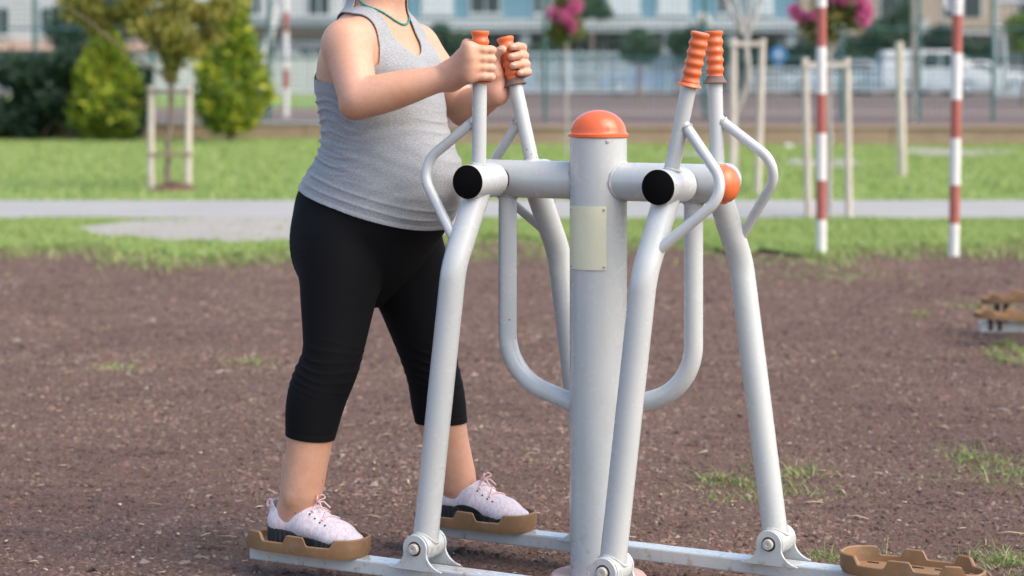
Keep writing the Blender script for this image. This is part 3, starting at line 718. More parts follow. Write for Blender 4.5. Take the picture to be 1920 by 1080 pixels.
for A_, s_ in ((AN, 1), (AF, 1)):
    B.ell(A_ + np.array([-.004, -.034, -.006]), (.014, .010, .015), .014); B.ell(A_ + np.array([-.004, .032, -.002]), (.014, .010, .015), .014); B.cone(A_ + np.array([-.034, 0, .07]), A_ + np.array([-.040, 0, -.02]), .016, .013, .02)
# neck and head (mostly above the frame)
NB, HD = M(712, 20, 0), M(742, -118, 0)
B.cone(NB + [-.01, 0, -.02], HD + [-.03, 0, -.04], .056, .052, .025)
B.ell(HD + [-.012, 0, .022], (.098, .076, .100), .01); B.ell(HD + [.028, 0, -.05], (.062, .056, .066), .03); B.cone(HD + [.066, 0, -.088], HD + [.03, 0, -.085], .017, .022, .03)
B.cone(HD + [.093, 0, .018], HD + [.108, 0, -.018], .009, .0125, .012); B.ell(HD + [.080, 0, -.052], (.014, .024, .012), .008)
for s_ in (-1, 1):
    B.ell(HD + [-.005, s_ * .076, -.005], (.016, .007, .028), .006); B.ell(HD + [.088, s_ * .031, .018], (.012, .015, .010), .01, sub=True); B.ell(HD + [.060, s_ * .036, -.02], (.03, .022, .02), .02)
# hands: fingers wrap round the grips
RV, CV = np.array([CT, ST, 0]), np.array([ST, -CT, 0])       # to the right in the picture, towards the viewer
def polar(g0, ax, hgt, ang, rho):
    r = RV - ax * (RV @ ax); r /= np.linalg.norm(r); c = CV - ax * (CV @ ax) - r * (CV @ r); c /= np.linalg.norm(c); a = math.radians(ang)
    return g0 + ax * hgt + rho * (math.cos(a) * r + math.sin(a) * c)
NAILS = []
def hand(g, wrist, side):
    g0, ax = g; P = lambda h, a, r: polar(g0, ax, h, a, r)
    hs = [.0815, .0605, .0400, .0205] if side == 'near' else [.0860, .0655, .0450, .0255]; rr = [.0106, .0108, .0104, .0094]
    if side == 'near':
        hs = [.0745, .0545, .0345, .0150]; rr = [.0100, .0101, .0098, .0090]
        mcp = [P(h + dh, a, r_) for h, dh, a, r_ in zip(hs, (.005, .002, -.001, -.002), (124, 118, 118, 124), (.0425, .0425, .042, .041))]
        for i, m_ in enumerate(mcp): B.cone(wrist + ax * (hs[i] - .045) * .42, m_, .0182, (.0140, .0140, .0135, .0125)[i], .024)
        B.cone(wrist, P(.05, 165, .038), .0238, .0195, .016); B.cone(P(.066, 128, .036), P(.022, 128, .036), .0165, .0150, .02)
        for m_ in mcp: B.ell(m_ + (m_ - P(.045, 0, 0)) * .10, (.0105, .0105, .0098), .006)
        for i, h in enumerate(hs):
            r = rr[i]; e = (0, .0, -.001, -.003)[i]; B.ell(P(h + e * .3, 46, .0335), (r + .0006,) * 3, .004)
            B.chain([mcp[i], P(h, 78, .0322)], [r + .0028, r + .0010], .007)
            B.chain([P(h, 78, .0322), P(h + e * .3, 42, .0312), P(h + e * .5, 14, .0285), P(h - .001 + e, -50, .0270), P(h - .001 + e, -120, .0275)], [r + .0010, r + .0010, r + .0002, r - .0008, r - .002], .0018)
        B.cone(P(.062, 172, .036), P(.088, -165, .031), .0165, .0120, .01); B.cone(P(.088, -165, .031), P(.090, -110, .029), .0120, .0092, .004)
    else:
        mcp = [P(h, a, .044) for h, a in zip(hs, (-112, -110, -110, -114))]
        for h, m_ in zip(hs, mcp): B.cone(wrist + ax * (h - .05) * .5 + RV * .004, m_, .018, .0125, .016)
        B.cone(wrist, P(.045, -165, .040), .025, .0195, .014)
        for i, h in enumerate(hs):
            r = rr[i]; tip = (68, 82, 84, 58)[i]; e = (.002, 0, -.001, -.002)[i]
            B.chain([mcp[i], P(h, -55, .0375), P(h, -8, .0365)], [r + .003, r + .0012, r + .0006], .004)
            B.chain([P(h, -8, .0365), P(h + e, 34, .0325), P(h + e, tip, .0290)], [r + .0006, r - .0002, r - .0016], .002)
            NAILS.append((P(h + e, tip - 4, .0290 + r - .0022), P(h + e, tip - 4, 1.0) - P(h + e, tip - 4, 0.0), P(h + e, tip + 4, .03) - P(h + e, tip - 4, .03), ax, .0066))
        B.cone(P(.036, 178, .042), P(.066, 172, .040), .0185, .0150, .01); B.chain([P(.066, 172, .040), P(.082, 150, .0365), P(.087, 112, .0335)], [.0145, .0125, .0105], .005)
        NAILS.append((P(.0875, 114, .0335 + .0096), P(.0875, 114, 1.0) - P(.0875, 114, 0.0), P(.0875, 108, .03) - P(.0875, 120, .03), ax, .0078))
hand(GRIP[-1, -1], WRN, 'near'); hand(GRIP[-1, 1], WRF, 'far')
BV, BQ = B.mesh(4); BT = tris(BQ)
person = mesh_np('person', BV, BQ, SKIN)
person.location = ROOT; person.rotation_euler = (0, 0, -TH)
tag(person, 'pregnant woman in grey tank top and black leggings striding on the pedals', 'person')
for (c, nrm, al, ax, sz) in NAILS:
    nrm = nrm / np.linalg.norm(nrm); al = al / np.linalg.norm(al); sd = np.cross(nrm, al); m = MB(); V = []
    for i in range(7):
        for j in range(7):
            a, b = (i / 6 - .5) * 2, (j / 6 - .5) * 2; q = math.sqrt(max(0, 1 - .5 * b * b)); aa, bb = a * math.sqrt(1 - .5 * b * b), b * math.sqrt(1 - .5 * a * a)
            V.append(c + al * sz * .62 * aa + sd * sz * .52 * bb + nrm * (.0016 - .0022 * bb * bb - .0008 * aa * aa))
    m.add(V, [(i * 7 + j, i * 7 + j + 1, i * 7 + j + 8, i * 7 + j + 7) for i in range(6) for j in range(6)]).build('fingernail', NAIL, person)
BN = normals(BV, BT)

# ---- clothes, cut from the body's surface and lifted off it
def fold(x, a): return 1 - np.abs(np.sin(x)) ** a
X_, Y_, Z_ = BV.T
legN = (Y_ < 0.0)
dist_seg = lambda p, a, b: np.linalg.norm(p - (a + np.clip(((p - a) @ (b - a)) / ((b - a) @ (b - a)), 0, 1)[:, None] * (b - a)), axis=1)
d_arm = np.minimum(np.minimum(dist_seg(BV, SHN, ELN) - .062, dist_seg(BV, ELN, WRN) - .052), np.minimum(dist_seg(BV, SHF, ELF) - .058, dist_seg(BV, ELF, WRF) - .052))
d_hand = np.minimum(np.linalg.norm(BV - GRIP[-1, -1][0], axis=1), np.linalg.norm(BV - GRIP[-1, 1][0], axis=1)) - .16
hem_n, hem_f = M(577, 819, -.195)[2], M(828, 790, .19)[2]
waist_z = .86
# hem of the top falls towards the front
hb, hf_ = M(566, 347, -.05), M(826, 427, .02); hm = M(690, 402, -.16)
def hem_z(x): return hb[2] + (hf_[2] - hb[2]) * np.clip((x - hb[0]) / (hf_[0] - hb[0]), -.2, 1.2) ** 1.0
g_pants = np.minimum(np.where(legN, Z_ - hem_n + .12 * (X_ - CN[0]), Z_ - hem_f), (hem_z(X_) + .05) - Z_)
def vnoise(P, seed, f):
    rng = np.random.default_rng(seed); o = np.zeros(len(P))
    for i in range(7):
        k = rng.normal(size=3); k /= np.linalg.norm(k); o += np.sin(P @ k * f * rng.uniform(.6, 1.5) + rng.uniform(0, 6.28))
    return o / 2.6
def leggings_disp():
    d = np.full(len(BV), .0032); rid = lambda q, e: (1 - np.abs(np.sin(q))) ** e; w1, w2 = vnoise(BV, 21, 18), vnoise(BV, 22, 40)
    for K in (KN, KF):                       # creases behind and over the knee, and at the hip
        w = np.exp(-((Z_ - K[2]) / .06) ** 2) * (np.sign(K[1]) == np.sign(Y_)); amp = np.clip(.5 + .8 * vnoise(BV, 23, 15), 0, 1.3)
        d += w * amp * .0026 * (rid((Z_ - K[2] + .35 * (X_ - K[0]) + .008 * w1) * math.pi / .021 + .8 * w2, 2.0) - .3)
    w = np.exp(-((Z_ - (HN[2] - .045)) / .075) ** 2) * np.clip(.35 - (X_ - HN[0]) * 7, .1, 1); d += w * np.clip(.5 + .8 * vnoise(BV, 24, 12), 0, 1.2) * .0018 * (rid((Z_ - .25 * X_ + .010 * w1) * math.pi / .019, 2.0) - .3)
    cr = 0 * np.exp(-((Z_ - .66) / .06) ** 2) * np.exp(-(Y_ / .07) ** 2) * (X_ > HN[0] - .05); d += cr * .003 * (rid((Z_ + .6 * np.abs(Y_) + .006 * w1) * math.pi / .022, 2) - .3)
    d += np.where(legN, np.exp(-((Z_ - hem_n + .12 * (X_ - CN[0]) - .016) / .0018) ** 2), np.exp(-((Z_ - hem_f - .016) / .0018) ** 2)) * -.0012
    return d
PV, PT = clip(BV + BN * leggings_disp()[:, None], BT, g_pants)
leggings = mesh_np('leggings', PV, PT, LEG, person); tag(leggings, 'black calf length leggings')
sm_ = leggings.modifiers.new('thickness', 'SOLIDIFY'); sm_.thickness = .0022; sm_.offset = -1
# tank top: scoop neck, wide armholes, racer back
z_of = lambda v, Y=0: M(720, v, Y)[2]
nk_bot, sh_z = z_of(108), z_of(0)
xc_at = np.interp(Z_, zf, TXC); front = X_ > xc_at - .02
yc = -.020
half = .046 * (1 - np.clip(1 - (Z_ - nk_bot) / .05, 0, 1) ** 2.2) ** .5 + .006 * np.clip((Z_ - nk_bot) / (sh_z - nk_bot), 0, 1.2)
g_neck = np.where(front, np.maximum(np.abs(Y_ - yc) - half, (nk_bot - Z_)), np.maximum(np.abs(Y_) - .05, z_of(-6) - Z_))
arm_f = np.interp(Z_, [z_of(170), z_of(150), z_of(120), z_of(90), z_of(50), z_of(10)], [.30, .165, .128, .118, .112, .105])
arm_b = np.interp(Z_, [z_of(178), z_of(160), z_of(140), z_of(100), z_of(40), z_of(10)], [.30, .16, .06, .022, .035, .11])
tb = np.clip((X_ - (xc_at - .045)) / .06, 0, 1)
g_arm = (arm_b + (arm_f - arm_b) * tb) - np.abs(Y_)
g_top = np.minimum(np.minimum(g_neck, g_arm), np.minimum(Z_ - hem_z(X_), z_of(-14) - Z_)); g_top = np.minimum(g_top, np.minimum(d_arm * np.where(Z_ > z_of(60), 0, 1) + np.where(Z_ > z_of(60), .05, 0), d_hand))
g_top = grow(BT, len(BV), g_top, 6)
def vnoise(P, seed, f):
    rng = np.random.default_rng(seed); o = np.zeros(len(P))
    for i in range(7):
        k = rng.normal(size=3); k /= np.linalg.norm(k); o += np.sin(P @ k * f * rng.uniform(.6, 1.5) + rng.uniform(0, 6.28))
    return o / 2.6
def top_disp():
    d = np.full(len(BV), .0068)
    back = np.clip((xc_at - X_) / .11 + .45, 0, 1); mid_ = np.clip((Z_ - z_of(345)) / .05, 0, 1) * np.clip((z_of(165) - Z_) / .03, 0, 1)
    PS = BV * np.array([1, 1, 1.0]); w1, w2, w3 = vnoise(PS, 1, 16), vnoise(PS, 2, 34), vnoise(PS, 3, 9)
    ph = (Z_ + .010 * w1 + .004 * w2) * 2 * math.pi
    rid = lambda q, e: (1 - np.abs(np.sin(q))) ** e
    amp = np.clip(.55 + .6 * w3, .05, 1.3)
    d += .0048 * back ** 1.3 * mid_ * amp * (rid(ph / .046 + 1.5 * w2, 1.6) - .35) + .0036 * back * mid_ * np.clip(.4 + .8 * vnoise(PS, 5, 22), 0, 1.2) * (rid(ph / .028 + X_ * 40, 1.5) - .35)
    side = np.clip((Z_ - z_of(330)) / .04, 0, 1) * np.clip((z_of(190) - Z_) / .05, 0, 1); d += .0030 * side * np.clip(vnoise(PS, 6, 13), 0, 1) * (rid((Z_ + .25 * (X_ - xc_at) + .012 * w1) * 2 * math.pi / .06, 2) - .3)
    hz_ = (Z_ - hem_z(X_)); low = np.exp(-((hz_ - .035) / .030) ** 2); d += .0036 * low * np.clip(.5 + .7 * vnoise(PS, 7, 12), 0, 1.2) * (rid((hz_ + .008 * w1) * 2 * math.pi / .052, 1.8) - .35)
    d += .0010 * np.exp(-((hz_ - .012) / .0022) ** 2) * -1.0 + .0012 * np.clip(1 - hz_ / .012, 0, 1)
    arm = np.exp(-((Z_ - z_of(120)) / .05) ** 2) * np.exp(-((np.abs(Y_) - .10) / .05) ** 2); d += .0024 * arm * np.clip(.4 + vnoise(BV, 9, 30), 0, 1.2) * np.sin(X_ * 70 + Z_ * 60 + 2 * w1)
    d += .0008 * np.sin(X_ * 60 + 3 * np.sin(Z_ * 40)) * np.sin(Z_ * 75 + Y_ * 30); return d
TV, TT = clip(BV + BN * top_disp()[:, None], BT, g_top)
top = mesh_np('tank_top', TV, TT, HEATHER, person); tag(top, 'grey heather tank top stretched over the belly')
sm_ = top.modifiers.new('thickness', 'SOLIDIFY'); sm_.thickness = .003; sm_.offset = -1
# necklace: beads on a line round the neck
npts = [M(668, -12, -.052), M(690, 18, -.056), M(712, 38, -.045), M(730, 48, -.028), M(744, 53, -.008), M(751, 50, .010), M(754, 40, .030), M(752, 26, .045), M(742, 5, .058), M(715, -14, .050), M(690, -22, .0), M(672, -20, -.035)]
npts = np.array(npts)
def catmull(P, m=14):
    n = len(P); out = []
    for i in range(n):
        p0, p1, p2, p3 = P[i - 1], P[i], P[(i + 1) % n], P[(i + 2) % n]
        for k in range(m):
            t = k / m; out.append(.5 * (2 * p1 + (p2 - p0) * t + (2 * p0 - 5 * p1 + 4 * p2 - p3) * t * t + (3 * p1 - p0 - 3 * p2 + p3) * t ** 3))
    return np.array(out)
nl = catmull(npts); keepv = BV[(Z_ > z_of(80)) & (np.abs(Y_) < .13)]; keepn = BN[(Z_ > z_of(80)) & (np.abs(Y_) < .13)]
for i in range(len(nl)):                     # lay the string on the skin
    j = np.argmin(((keepv - nl[i]) ** 2).sum(1)); nl[i] = keepv[j] + keepn[j] * .0026
for _ in range(3): nl = (np.roll(nl, 1, 0) + nl * 2 + np.roll(nl, -1, 0)) / 4
rad = .0026 + .0005 * np.sin(np.arange(len(nl)) * 2.1)
tag(MB().tube(nl, rad, 10, closed=True).build('necklace', BEAD, person), 'turquoise bead necklace')
# hair and eyes
Hf = Field(HD + [-.20, -.14, -.26], HD + [.12, .14, .16], .005)
Hf.ell(HD + [-.024, 0, .034], (.108, .088, .105), .01); Hf.ell(HD + [-.075, 0, -.03], (.06, .075, .10), .03); Hf.chain([HD + [-.09, 0, -.06], HD + [-.105, -.012, -.135], M(648, -28, -.03)], [.05, .036, .008], .03)
Hf.ell(HD + [.075, 0, -.055], (.085, .07, .085), .02, sub=True)
HV, HQ = Hf.mesh(2); HV = HV + normals(HV, tris(HQ)) * (.003 * np.sin(HV[:, 1:2] * 260 + 4 * np.sin(HV[:, 2:3] * 30)))
HV, HT = clip(HV, tris(HQ), HV[:, 2] - z_of(-24)); mesh_np('hair', HV, HT, HAIR, person)
for s_ in (-1, 1):
    e = MB().ball(HD + [.079, s_ * .031, .017], .0125).build('eye', EYEW, person); MB().ball(HD + [.0875, s_ * .031, .017], (.0045, .006, .006)).build('iris', EYED, e)

# shoes
def shoe(heel, toe, patch_side, zb, name_label):
    ax = (toe - heel); L = np.linalg.norm(ax); ax = ax / L; sd = np.array([-ax[1], ax[0], 0]); up = np.array([0, 0, 1.0])
    P = lambda t, s, z: heel + ax * t * L + sd * s + up * z
    S = Field(np.minimum(heel, toe) + [-.03, -.075, zb - .01], np.maximum(heel, toe) + [.03, .075, zb + .15], .0024)
    S.cone(P(.14, 0, zb + .052), P(.14, 0, zb + .086), .0345, .0300, .01); S.cone(P(.13, 0, zb + .05), P(.45, 0, zb + .05), .0345, .036, .012)
    S.cone(P(.30, 0, zb + .080), P(.48, .000, zb + .060), .028, .029, .02); S.cone(P(.44, 0, zb + .058), P(.74, .003, zb + .033), .032, .0270, .02)
    S.cone(P(.45, 0, zb + .045), P(.72, .002, zb + .031), .039, .042, .02, flat=(up, .72)); S.cone(P(.72, .002, zb + .030), P(.885, .001, zb + .025), .0415, .028, .02, flat=(up, .62))
    V, Q = S.mesh(3); T = tris(Q); t = (V - heel) @ ax / L; s = (V - heel) @ sd; z = V[:, 2] - zb; N = normals(V, T)
    collar = np.interp(t, [0, .06, .16, .27, .36, .43, .47], [.100, .097, .078, .070, .079, .094, .106])
    sole_top = np.interp(t, [0, .3, .55, .8, 1], [.042, .036, .026, .022, .026])
    U, UT = clip(V, T, np.minimum(np.where(t < .47, collar - z, .02), z - sole_top + .006))
    o = mesh_np('shoe', U, UT, KNIT, person); tag(o, name_label)
    m_ = o.modifiers.new('thickness', 'SOLIDIFY'); m_.thickness = .003; m_.offset = -1
    if patch_side:
        g = .030 - np.sqrt(((t - .40) * L * .62) ** 2 + (z - .018) ** 2 * 1.25); g = np.minimum(g, np.minimum(patch_side * s - .004, z - .018))
        A, AT = clip(V + N * .0012, T, g); tag(mesh_np('arch_patch', A, AT, SOLE, o), 'black patch on the inner side')
    # sole: outline with a rib every few millimetres
    n = 220; a = np.arange(n) * 2 * np.pi / n; tt = .5 + .515 * np.sign(np.cos(a)) * np.abs(np.cos(a)) ** .8; hw = np.interp(tt, [-.02, .05, .15, .4, .7, .88, .97, 1.02], [.012, .030, .0365, .035, .0435, .034, .018, .006])
    ss = np.sin(a) * hw / np.maximum(np.abs(np.sin(a)), .35) * .98; ss = np.where(np.abs(np.sin(a)) < .35, np.sin(a) / .35 * hw, np.sign(np.sin(a)) * hw)
    rib = 1 + .028 * np.sign(np.sin(np.arange(n) * 2 * np.pi / 4)); st_ = np.interp(tt, [0, .3, .55, .8, 1], [.041, .035, .025, .021, .026]); bot = np.interp(tt, [0, .06, .8, 1.02], [.004, 0, 0, .010])
    lay = lambda q, zz: np.array([P((tt[i] - .5) * q + .5, ss[i] * q * (rib[i] if 0 < q else 1), zb + zz[i]) for i in range(n)])
    Vv = np.concatenate([lay(.95, bot), lay(1.0, bot + .004), lay(1.0, st_ - .002), lay(.96, st_)]); Fc = []
    for j in range(3):
        for i in range(n): Fc.append((j * n + i, j * n + (i + 1) % n, (j + 1) * n + (i + 1) % n, (j + 1) * n + i))
    Fc += [tuple(range(n))[::-1], tuple(3 * n + i for i in range(n))]
    MB().add(Vv, Fc).build('sole', SOLE, o, ang=25)
    def top_z(tq, sq):
        w = ((t - tq) * L) ** 2 + (s - sq) ** 2 + np.where(N[:, 2] < .05, 1, 0); j = np.argsort(w)[:6]; return V[j].mean(0) + N[j].mean(0) * .0022
    for i, tq in enumerate((.49, .545, .60, .655)):
        sgn = 1 if i % 2 else -1
        pts = [top_z(tq + .035 * q * sgn, .024 * q) for q in np.linspace(-1, 1, 9)]; MB().tube(pts, .0018, 8).build('lace', LACE, o)
        for q in (-1, 1):
            p = top_z(tq + .02, q * .029); MB().ball(p - [0, 0, .0008], .0022, 6, 8).build('eyelet', DARKGAP, o)
    k0 = top_z(.475, 0) + [0, 0, .003]
    for q, (da, ds, dz) in enumerate(((.030, -.015, .007), (.060, -.018, -.012), (.034, .015, .006), (.055, .018, -.013))):
        e = k0 + ax * da * .6 + sd * ds + up * dz; mid2 = (k0 + e) / 2 + up * .008 + ax * .004
        if q in (0, 2): pts = catmull(np.array([k0, mid2 + up * .006, e + up * .004, mid2 - up * .005]), 6); MB().tube(pts, .0016, 8, closed=True).build('lace_bow', LACE, o)
        else: MB().tube([k0, mid2, e], [.002, .002, .0016], 8).build('lace_end', LACE, o)
    hp = P(.004, 0, zb + .087); r = .008
    MB().tube([hp + up * r * math.cos(w) + (-ax) * (.006 + .006 * math.sin(w)) + sd * .002 * math.cos(w) for w in np.linspace(0, 2 * math.pi, 14)[:-1]], .0035, 8, closed=True).build('heel_loop', LACE, o)
    return o
shoe(HEEL_N, TOE_N, 0, PEDC[-1, -1][2] + .0115, 'pale pink knit trainer with ribbed black sole')
shoe(HEEL_F, TOE_F, -1, PEDC[-1, 1][2] + .0115, 'pale pink knit trainer with black arch patch')

# ------------------------------------------------------------------ plants
BARK = var_mat('bark', rgb(.16, .12, .09), rgb(.26, .20, .155), 14, .9, .4)
GREYBARK = var_mat('grey_bark', rgb(.30, .28, .26), rgb(.42, .39, .36), 14, .9, .3)
STAKEW = var_mat('stake_wood', rgb(.45, .39, .33), rgb(.56, .50, .44), 5, .85, .3)
THUJA = leaf_mat('thuja_leaf', [rgb(0.061, 0.119, 0.015), rgb(0.135, 0.225, 0.022), rgb(0.257, 0.350, 0.028), rgb(0.621, 0.575, 0.055)], .3)
OLIVE = leaf_mat('olive_leaf', [rgb(.15, .16, .025), rgb(.23, .24, .035), rgb(.31, .30, .05), rgb(.34, .25, .06)], .4)
MYRTLE = leaf_mat('myrtle_leaf', [rgb(.09, .14, .03), rgb(.14, .19, .045), rgb(.2, .2, .05), rgb(.26, .16, .05)], .4)
PINK = leaf_mat('pink_petal', [rgb(.56, .09, .26), rgb(.66, .14, .34), rgb(.72, .26, .44)], .4)
DARKLEAF = leaf_mat('dark_leaf', [rgb(.012, .035, .018), rgb(.02, .055, .028), rgb(.035, .075, .035)], .15)
MIDLEAF = leaf_mat('mid_leaf', [rgb(.03, .075, .03), rgb(.045, .10, .04), rgb(.07, .13, .05)], .25)
LIMELEAF = leaf_mat('lime_leaf', [rgb(.12, .2, .03), rgb(.17, .27, .04), rgb(.22, .32, .06)], .3)

def leaves(P, size, rng, long=1.6, droop=0.0):
    n = len(P); u = rng.normal(size=(n, 3)); u[:, 2] = u[:, 2] * (.6) - droop; u /= np.linalg.norm(u, axis=1)[:, None]
    w = rng.normal(size=(n, 3)); w -= u * (w * u).sum(1)[:, None]; w /= np.linalg.norm(w, axis=1)[:, None]
    s = size * rng.uniform(.6, 1.3, n)[:, None]
    V = np.stack([P, P + u * s * long * .5 + w * s * .5, P + u * s * long, P + u * s * long * .5 - w * s * .5], 1).reshape(-1, 3)
    return V, np.arange(n * 4).reshape(n, 4)
def cloud(blobs, n, rng, shell=.55):         # points in ellipsoid clumps, denser towards the outside
    k = rng.choice(len(blobs), n, p=np.array([b[1][0] * b[1][2] for b in blobs]) / sum(b[1][0] * b[1][2] for b in blobs))
    d = rng.normal(size=(n, 3)); d /= np.linalg.norm(d, axis=1)[:, None]; r = rng.uniform(0, 1, n) ** shell
    C = np.array([b[0] for b in blobs])[k]; R = np.array([b[1] for b in blobs])[k]
    return C + d * R * r[:, None] * (1 + .15 * rng.normal(size=(n, 1)))
def crown(name, blobs, n, size, mat, parent, seed, long=1.6, droop=0.0):
    rng = np.random.default_rng(seed); V, Q = leaves(cloud(blobs, n, rng), size, rng, long, droop); return mesh_np(name, V, Q, mat, parent, smooth=False)
def limb(m, a, b, r0, r1, wig, rng, n=7):
    a, b = np.array(a, float), np.array(b, float); t = np.linspace(0, 1, n)[:, None]; P = a + (b - a) * t
    P[1:-1] += rng.normal(0, wig, (n - 2, 3)) * np.array([1, 1, .3]); m.tube(P, np.linspace(r0, r1, n), 10)

def stake_pair(u0, u1, vt, vb, d, label, lean=(0, 0), bars=(), rad=.026):
    o = empty('tree_stakes', (W((u0 + u1) / 2, vb, d)[0], d, GZ)); base = np.array(o.location)
    for u, l in ((u0, lean[0]), (u1, lean[1])):
        a = W(u, vb, d); a[2] = GZ - .05; b = W(u + l, vt, d); MB().tube([a - base, (a + b) / 2 - base, b - base], [rad, rad * .97, rad * .92], 12).build('stake', STAKEW, o)
    for vb_ in bars:
        a, b = W(u0 + lean[0] * .8, vb_, d - .03), W(u1 + lean[1] * .8, vb_, d - .03); MB().box((a + b) / 2 - base, (abs(b[0] - a[0]) + .05, .022, .032 if rad > .035 else .045)).build('cross_bar', BARK if rad > .035 else STAKEW, o, smooth=False)
    return tag(o, label, 'tree stakes', 'wooden stakes by the young trees')

# conical shrubs on the lawn
def thuja(u, vt, vb, wpx, d, label, seed, shape):
    base = W(u, vb, d); base[2] = GZ; o = empty('conifer_shrub', base); rng = np.random.default_rng(seed); h = (vb - vt) / F * d; r = wpx / 2 / F * d
    m = MB(); limb(m, (0, 0, -.05), (0, 0, h * .8), .05, .015, .01, rng); m.build('trunk', BARK, o)
    n = 10000; t = rng.uniform(0.05, 1, n) ** 1.0; a = rng.uniform(0, 2 * np.pi, n)
    prof = np.interp(t, *shape) * r; lump = 1 + .17 * np.sin(a * 3 + t * 9 + seed) + .15 * np.sin(a * 7 - t * 17) + .13 * np.sin(a * 5 + t * 31)
    rr = prof * lump * (1 - .25 * rng.random(n) ** 2); P = np.stack([rr * np.cos(a), rr * np.sin(a), t * h], 1)
    V, Q = leaves(P, .06, rng, 3.0, -.9); mesh_np('crown', V, Q, THUJA, o, smooth=False)
    return tag(o, label, 'shrub', 'conifer shrubs on the lawn')
egg = ([0, .08, .2, .38, .55, .75, .9, 1], [.22, .60, .92, 1.0, .80, .50, .26, .04])
flame = ([0, .08, .18, .32, .5, .7, .88, 1], [.12, .55, .90, 1.0, .70, .42, .24, .08])
thuja(200, 62, 266, 122, 37.3, 'egg shaped yellow green conifer shrub beside the dark hedge', 3, egg)
thuja(432, -60, 271, 122, 36.6, 'taller flame shaped conifer shrub right of the staked tree', 5, flame)

# young tree with olive leaves and two stakes
d0 = 21.6; tb_ = W(318, 360, d0); tb_[2] = GZ; yt = empty('young_tree', tb_); rng = np.random.default_rng(11); m = MB()
Lz = lambda u, v: W(u, v, d0) - tb_
limb(m, Lz(312, 372), Lz(322, 150), .036, .026, .012, rng, 9)
br = [(150, 20), (230, -30), (290, -60), (330, -80), (390, -50), (420, 0), (185, 45), (385, 60), (250, 35), (350, 0), (300, -20)]
for i, (u, v) in enumerate(br): limb(m, Lz(322, 150 - 6 * i), Lz(u, v) + [0, rng.normal(0, .35), 0], .016, .005, .03, rng)
m.build('trunk', BARK, yt)
bl = []
for (u, v) in br + [(170, -5), (250, 5), (310, 30), (370, 20), (340, 75), (285, 55), (215, 20), (325, 100), (360, 90), (145, 5), (400, 20), (305, 75), (335, 45), (265, -10), (165, 35)]:
    c = Lz(u, v); c[1] = rng.normal(0, .3); bl.append((c, np.array([.18, .22, .14]) * rng.uniform(.7, 1.15)))
bl += [(Lz(322, 135), np.array([.06, .06, .10])), (Lz(322, 115), np.array([.10, .10, .10]))]
crown('crown', bl, 6500, .040, OLIVE, yt, 12, 2.4, .9)
tag(yt, 'young tree with drooping olive leaves between two wooden stakes', 'tree')
stake_pair(283, 352, 160, 360, d0 - .05, 'pale wooden stakes either side of the young olive leaved tree', (0, 2), (172, 290), .036)
mo = empty('soil_mound', W(325, 358, d0 - .2)); mo.location[2] = GZ; P = np.random.default_rng(4)
V, T = (lambda n: (np.stack([P.normal(0, .13, n), P.normal(0, .16, n), np.zeros(n)], 1), None))(1)
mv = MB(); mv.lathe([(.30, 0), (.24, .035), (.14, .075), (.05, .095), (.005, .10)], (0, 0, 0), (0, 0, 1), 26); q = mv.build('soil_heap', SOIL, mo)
for vtx in q.data.vertices: vtx.co += Vector((P.normal(0, .012), P.normal(0, .012), P.normal(0, .008)))
tag(mo, 'small heap of bare soil at the foot of the olive leaved tree', 'soil')

# flowering trees
def myrtle(u, vb, vtrunk, d, blobs, flowers, label, seed, nleaf=1500, stems=True, bark=GREYBARK):
    b = W(u, vb, d); b[2] = GZ; o = empty('flowering_tree', b); rng = np.random.default_rng(seed); L = lambda uu, vv: W(uu, vv, d) - b; m = MB()
    limb(m, (0, 0, -.05), L(u, vtrunk), .022, .015, .008, rng)
    for (uu, vv, ru, rv) in blobs: limb(m, L(u, vtrunk + 6), L(uu, vv), .011, .004, .01, rng)
    m.build('trunk', bark, o); mk = lambda bs: [(L(uu, vv) + [0, rng.normal(0, .06), 0], np.array([ru, (ru + rv) / 2, rv]) / F * d) for (uu, vv, ru, rv) in bs]
    crown('crown', mk(blobs), nleaf, .035 * d / 20, MYRTLE, o, seed + 1, 1.9); 
    for i, f in enumerate(flowers): crown('flower_cluster', [(c_ - [0, .16 * d / 20, 0], r_ * 1.15) for c_, r_ in mk([f])], 360, .022 * d / 20, PINK, o, seed + 5 + i, 1.2)['kind'] = 'stuff'
    return tag(o, label, 'tree', 'pink flowering young trees')
myrtle(1062, 290, 85, 30.0, [(1060, 40, 30, 30), (1045, 60, 22, 18), (1078, 55, 20, 20), (1062, 0, 30, 30), (1055, 75, 14, 14)], [(1040, 26, 13, 14), (1058, 32, 11, 12), (1076, 14, 14, 14), (1072, 50, 9, 12), (1062, 22, 10, 9)], 'pink flowering young tree standing behind the orange domed post', 21)
myrtle(1556, 412, 100, 17.6, [(1545, 30, 34, 30), (1580, 20, 36, 34), (1520, 45, 26, 22), (1600, 35, 24, 24), (1555, 60, 24, 18), (1560, -25, 50, 34), (1535, 72, 14, 12)], [(1490, 22, 12, 14), (1503, 34, 12, 10), (1520, 30, 7, 8), (1570, 2, 22, 10), (1612, 8, 14, 18), (1612, 36, 12, 14), (1620, 22, 10, 14), (1585, -8, 24, 12)], 'pink flowering young tree behind the left striped pole', 31, 2100)
stake_pair(1517, 1592, 108, 414, 17.3, 'pale stakes with a cross bar around the right flowering tree', (-8, -4), (121,), .030)
bt = W(1378, 372, 20.6); bt[2] = GZ; o = empty('bare_tree', bt); rng = np.random.default_rng(5); L = lambda u, v: W(u, v, 20.6) - bt; m = MB()
limb(m, (0, 0, -.05), L(1376, 215), .042, .038, .006, rng); limb(m, L(1376, 218), L(1404, 150), .038, .034, .004, rng); limb(m, L(1404, 152), L(1400, 70), .034, .03, .006, rng)
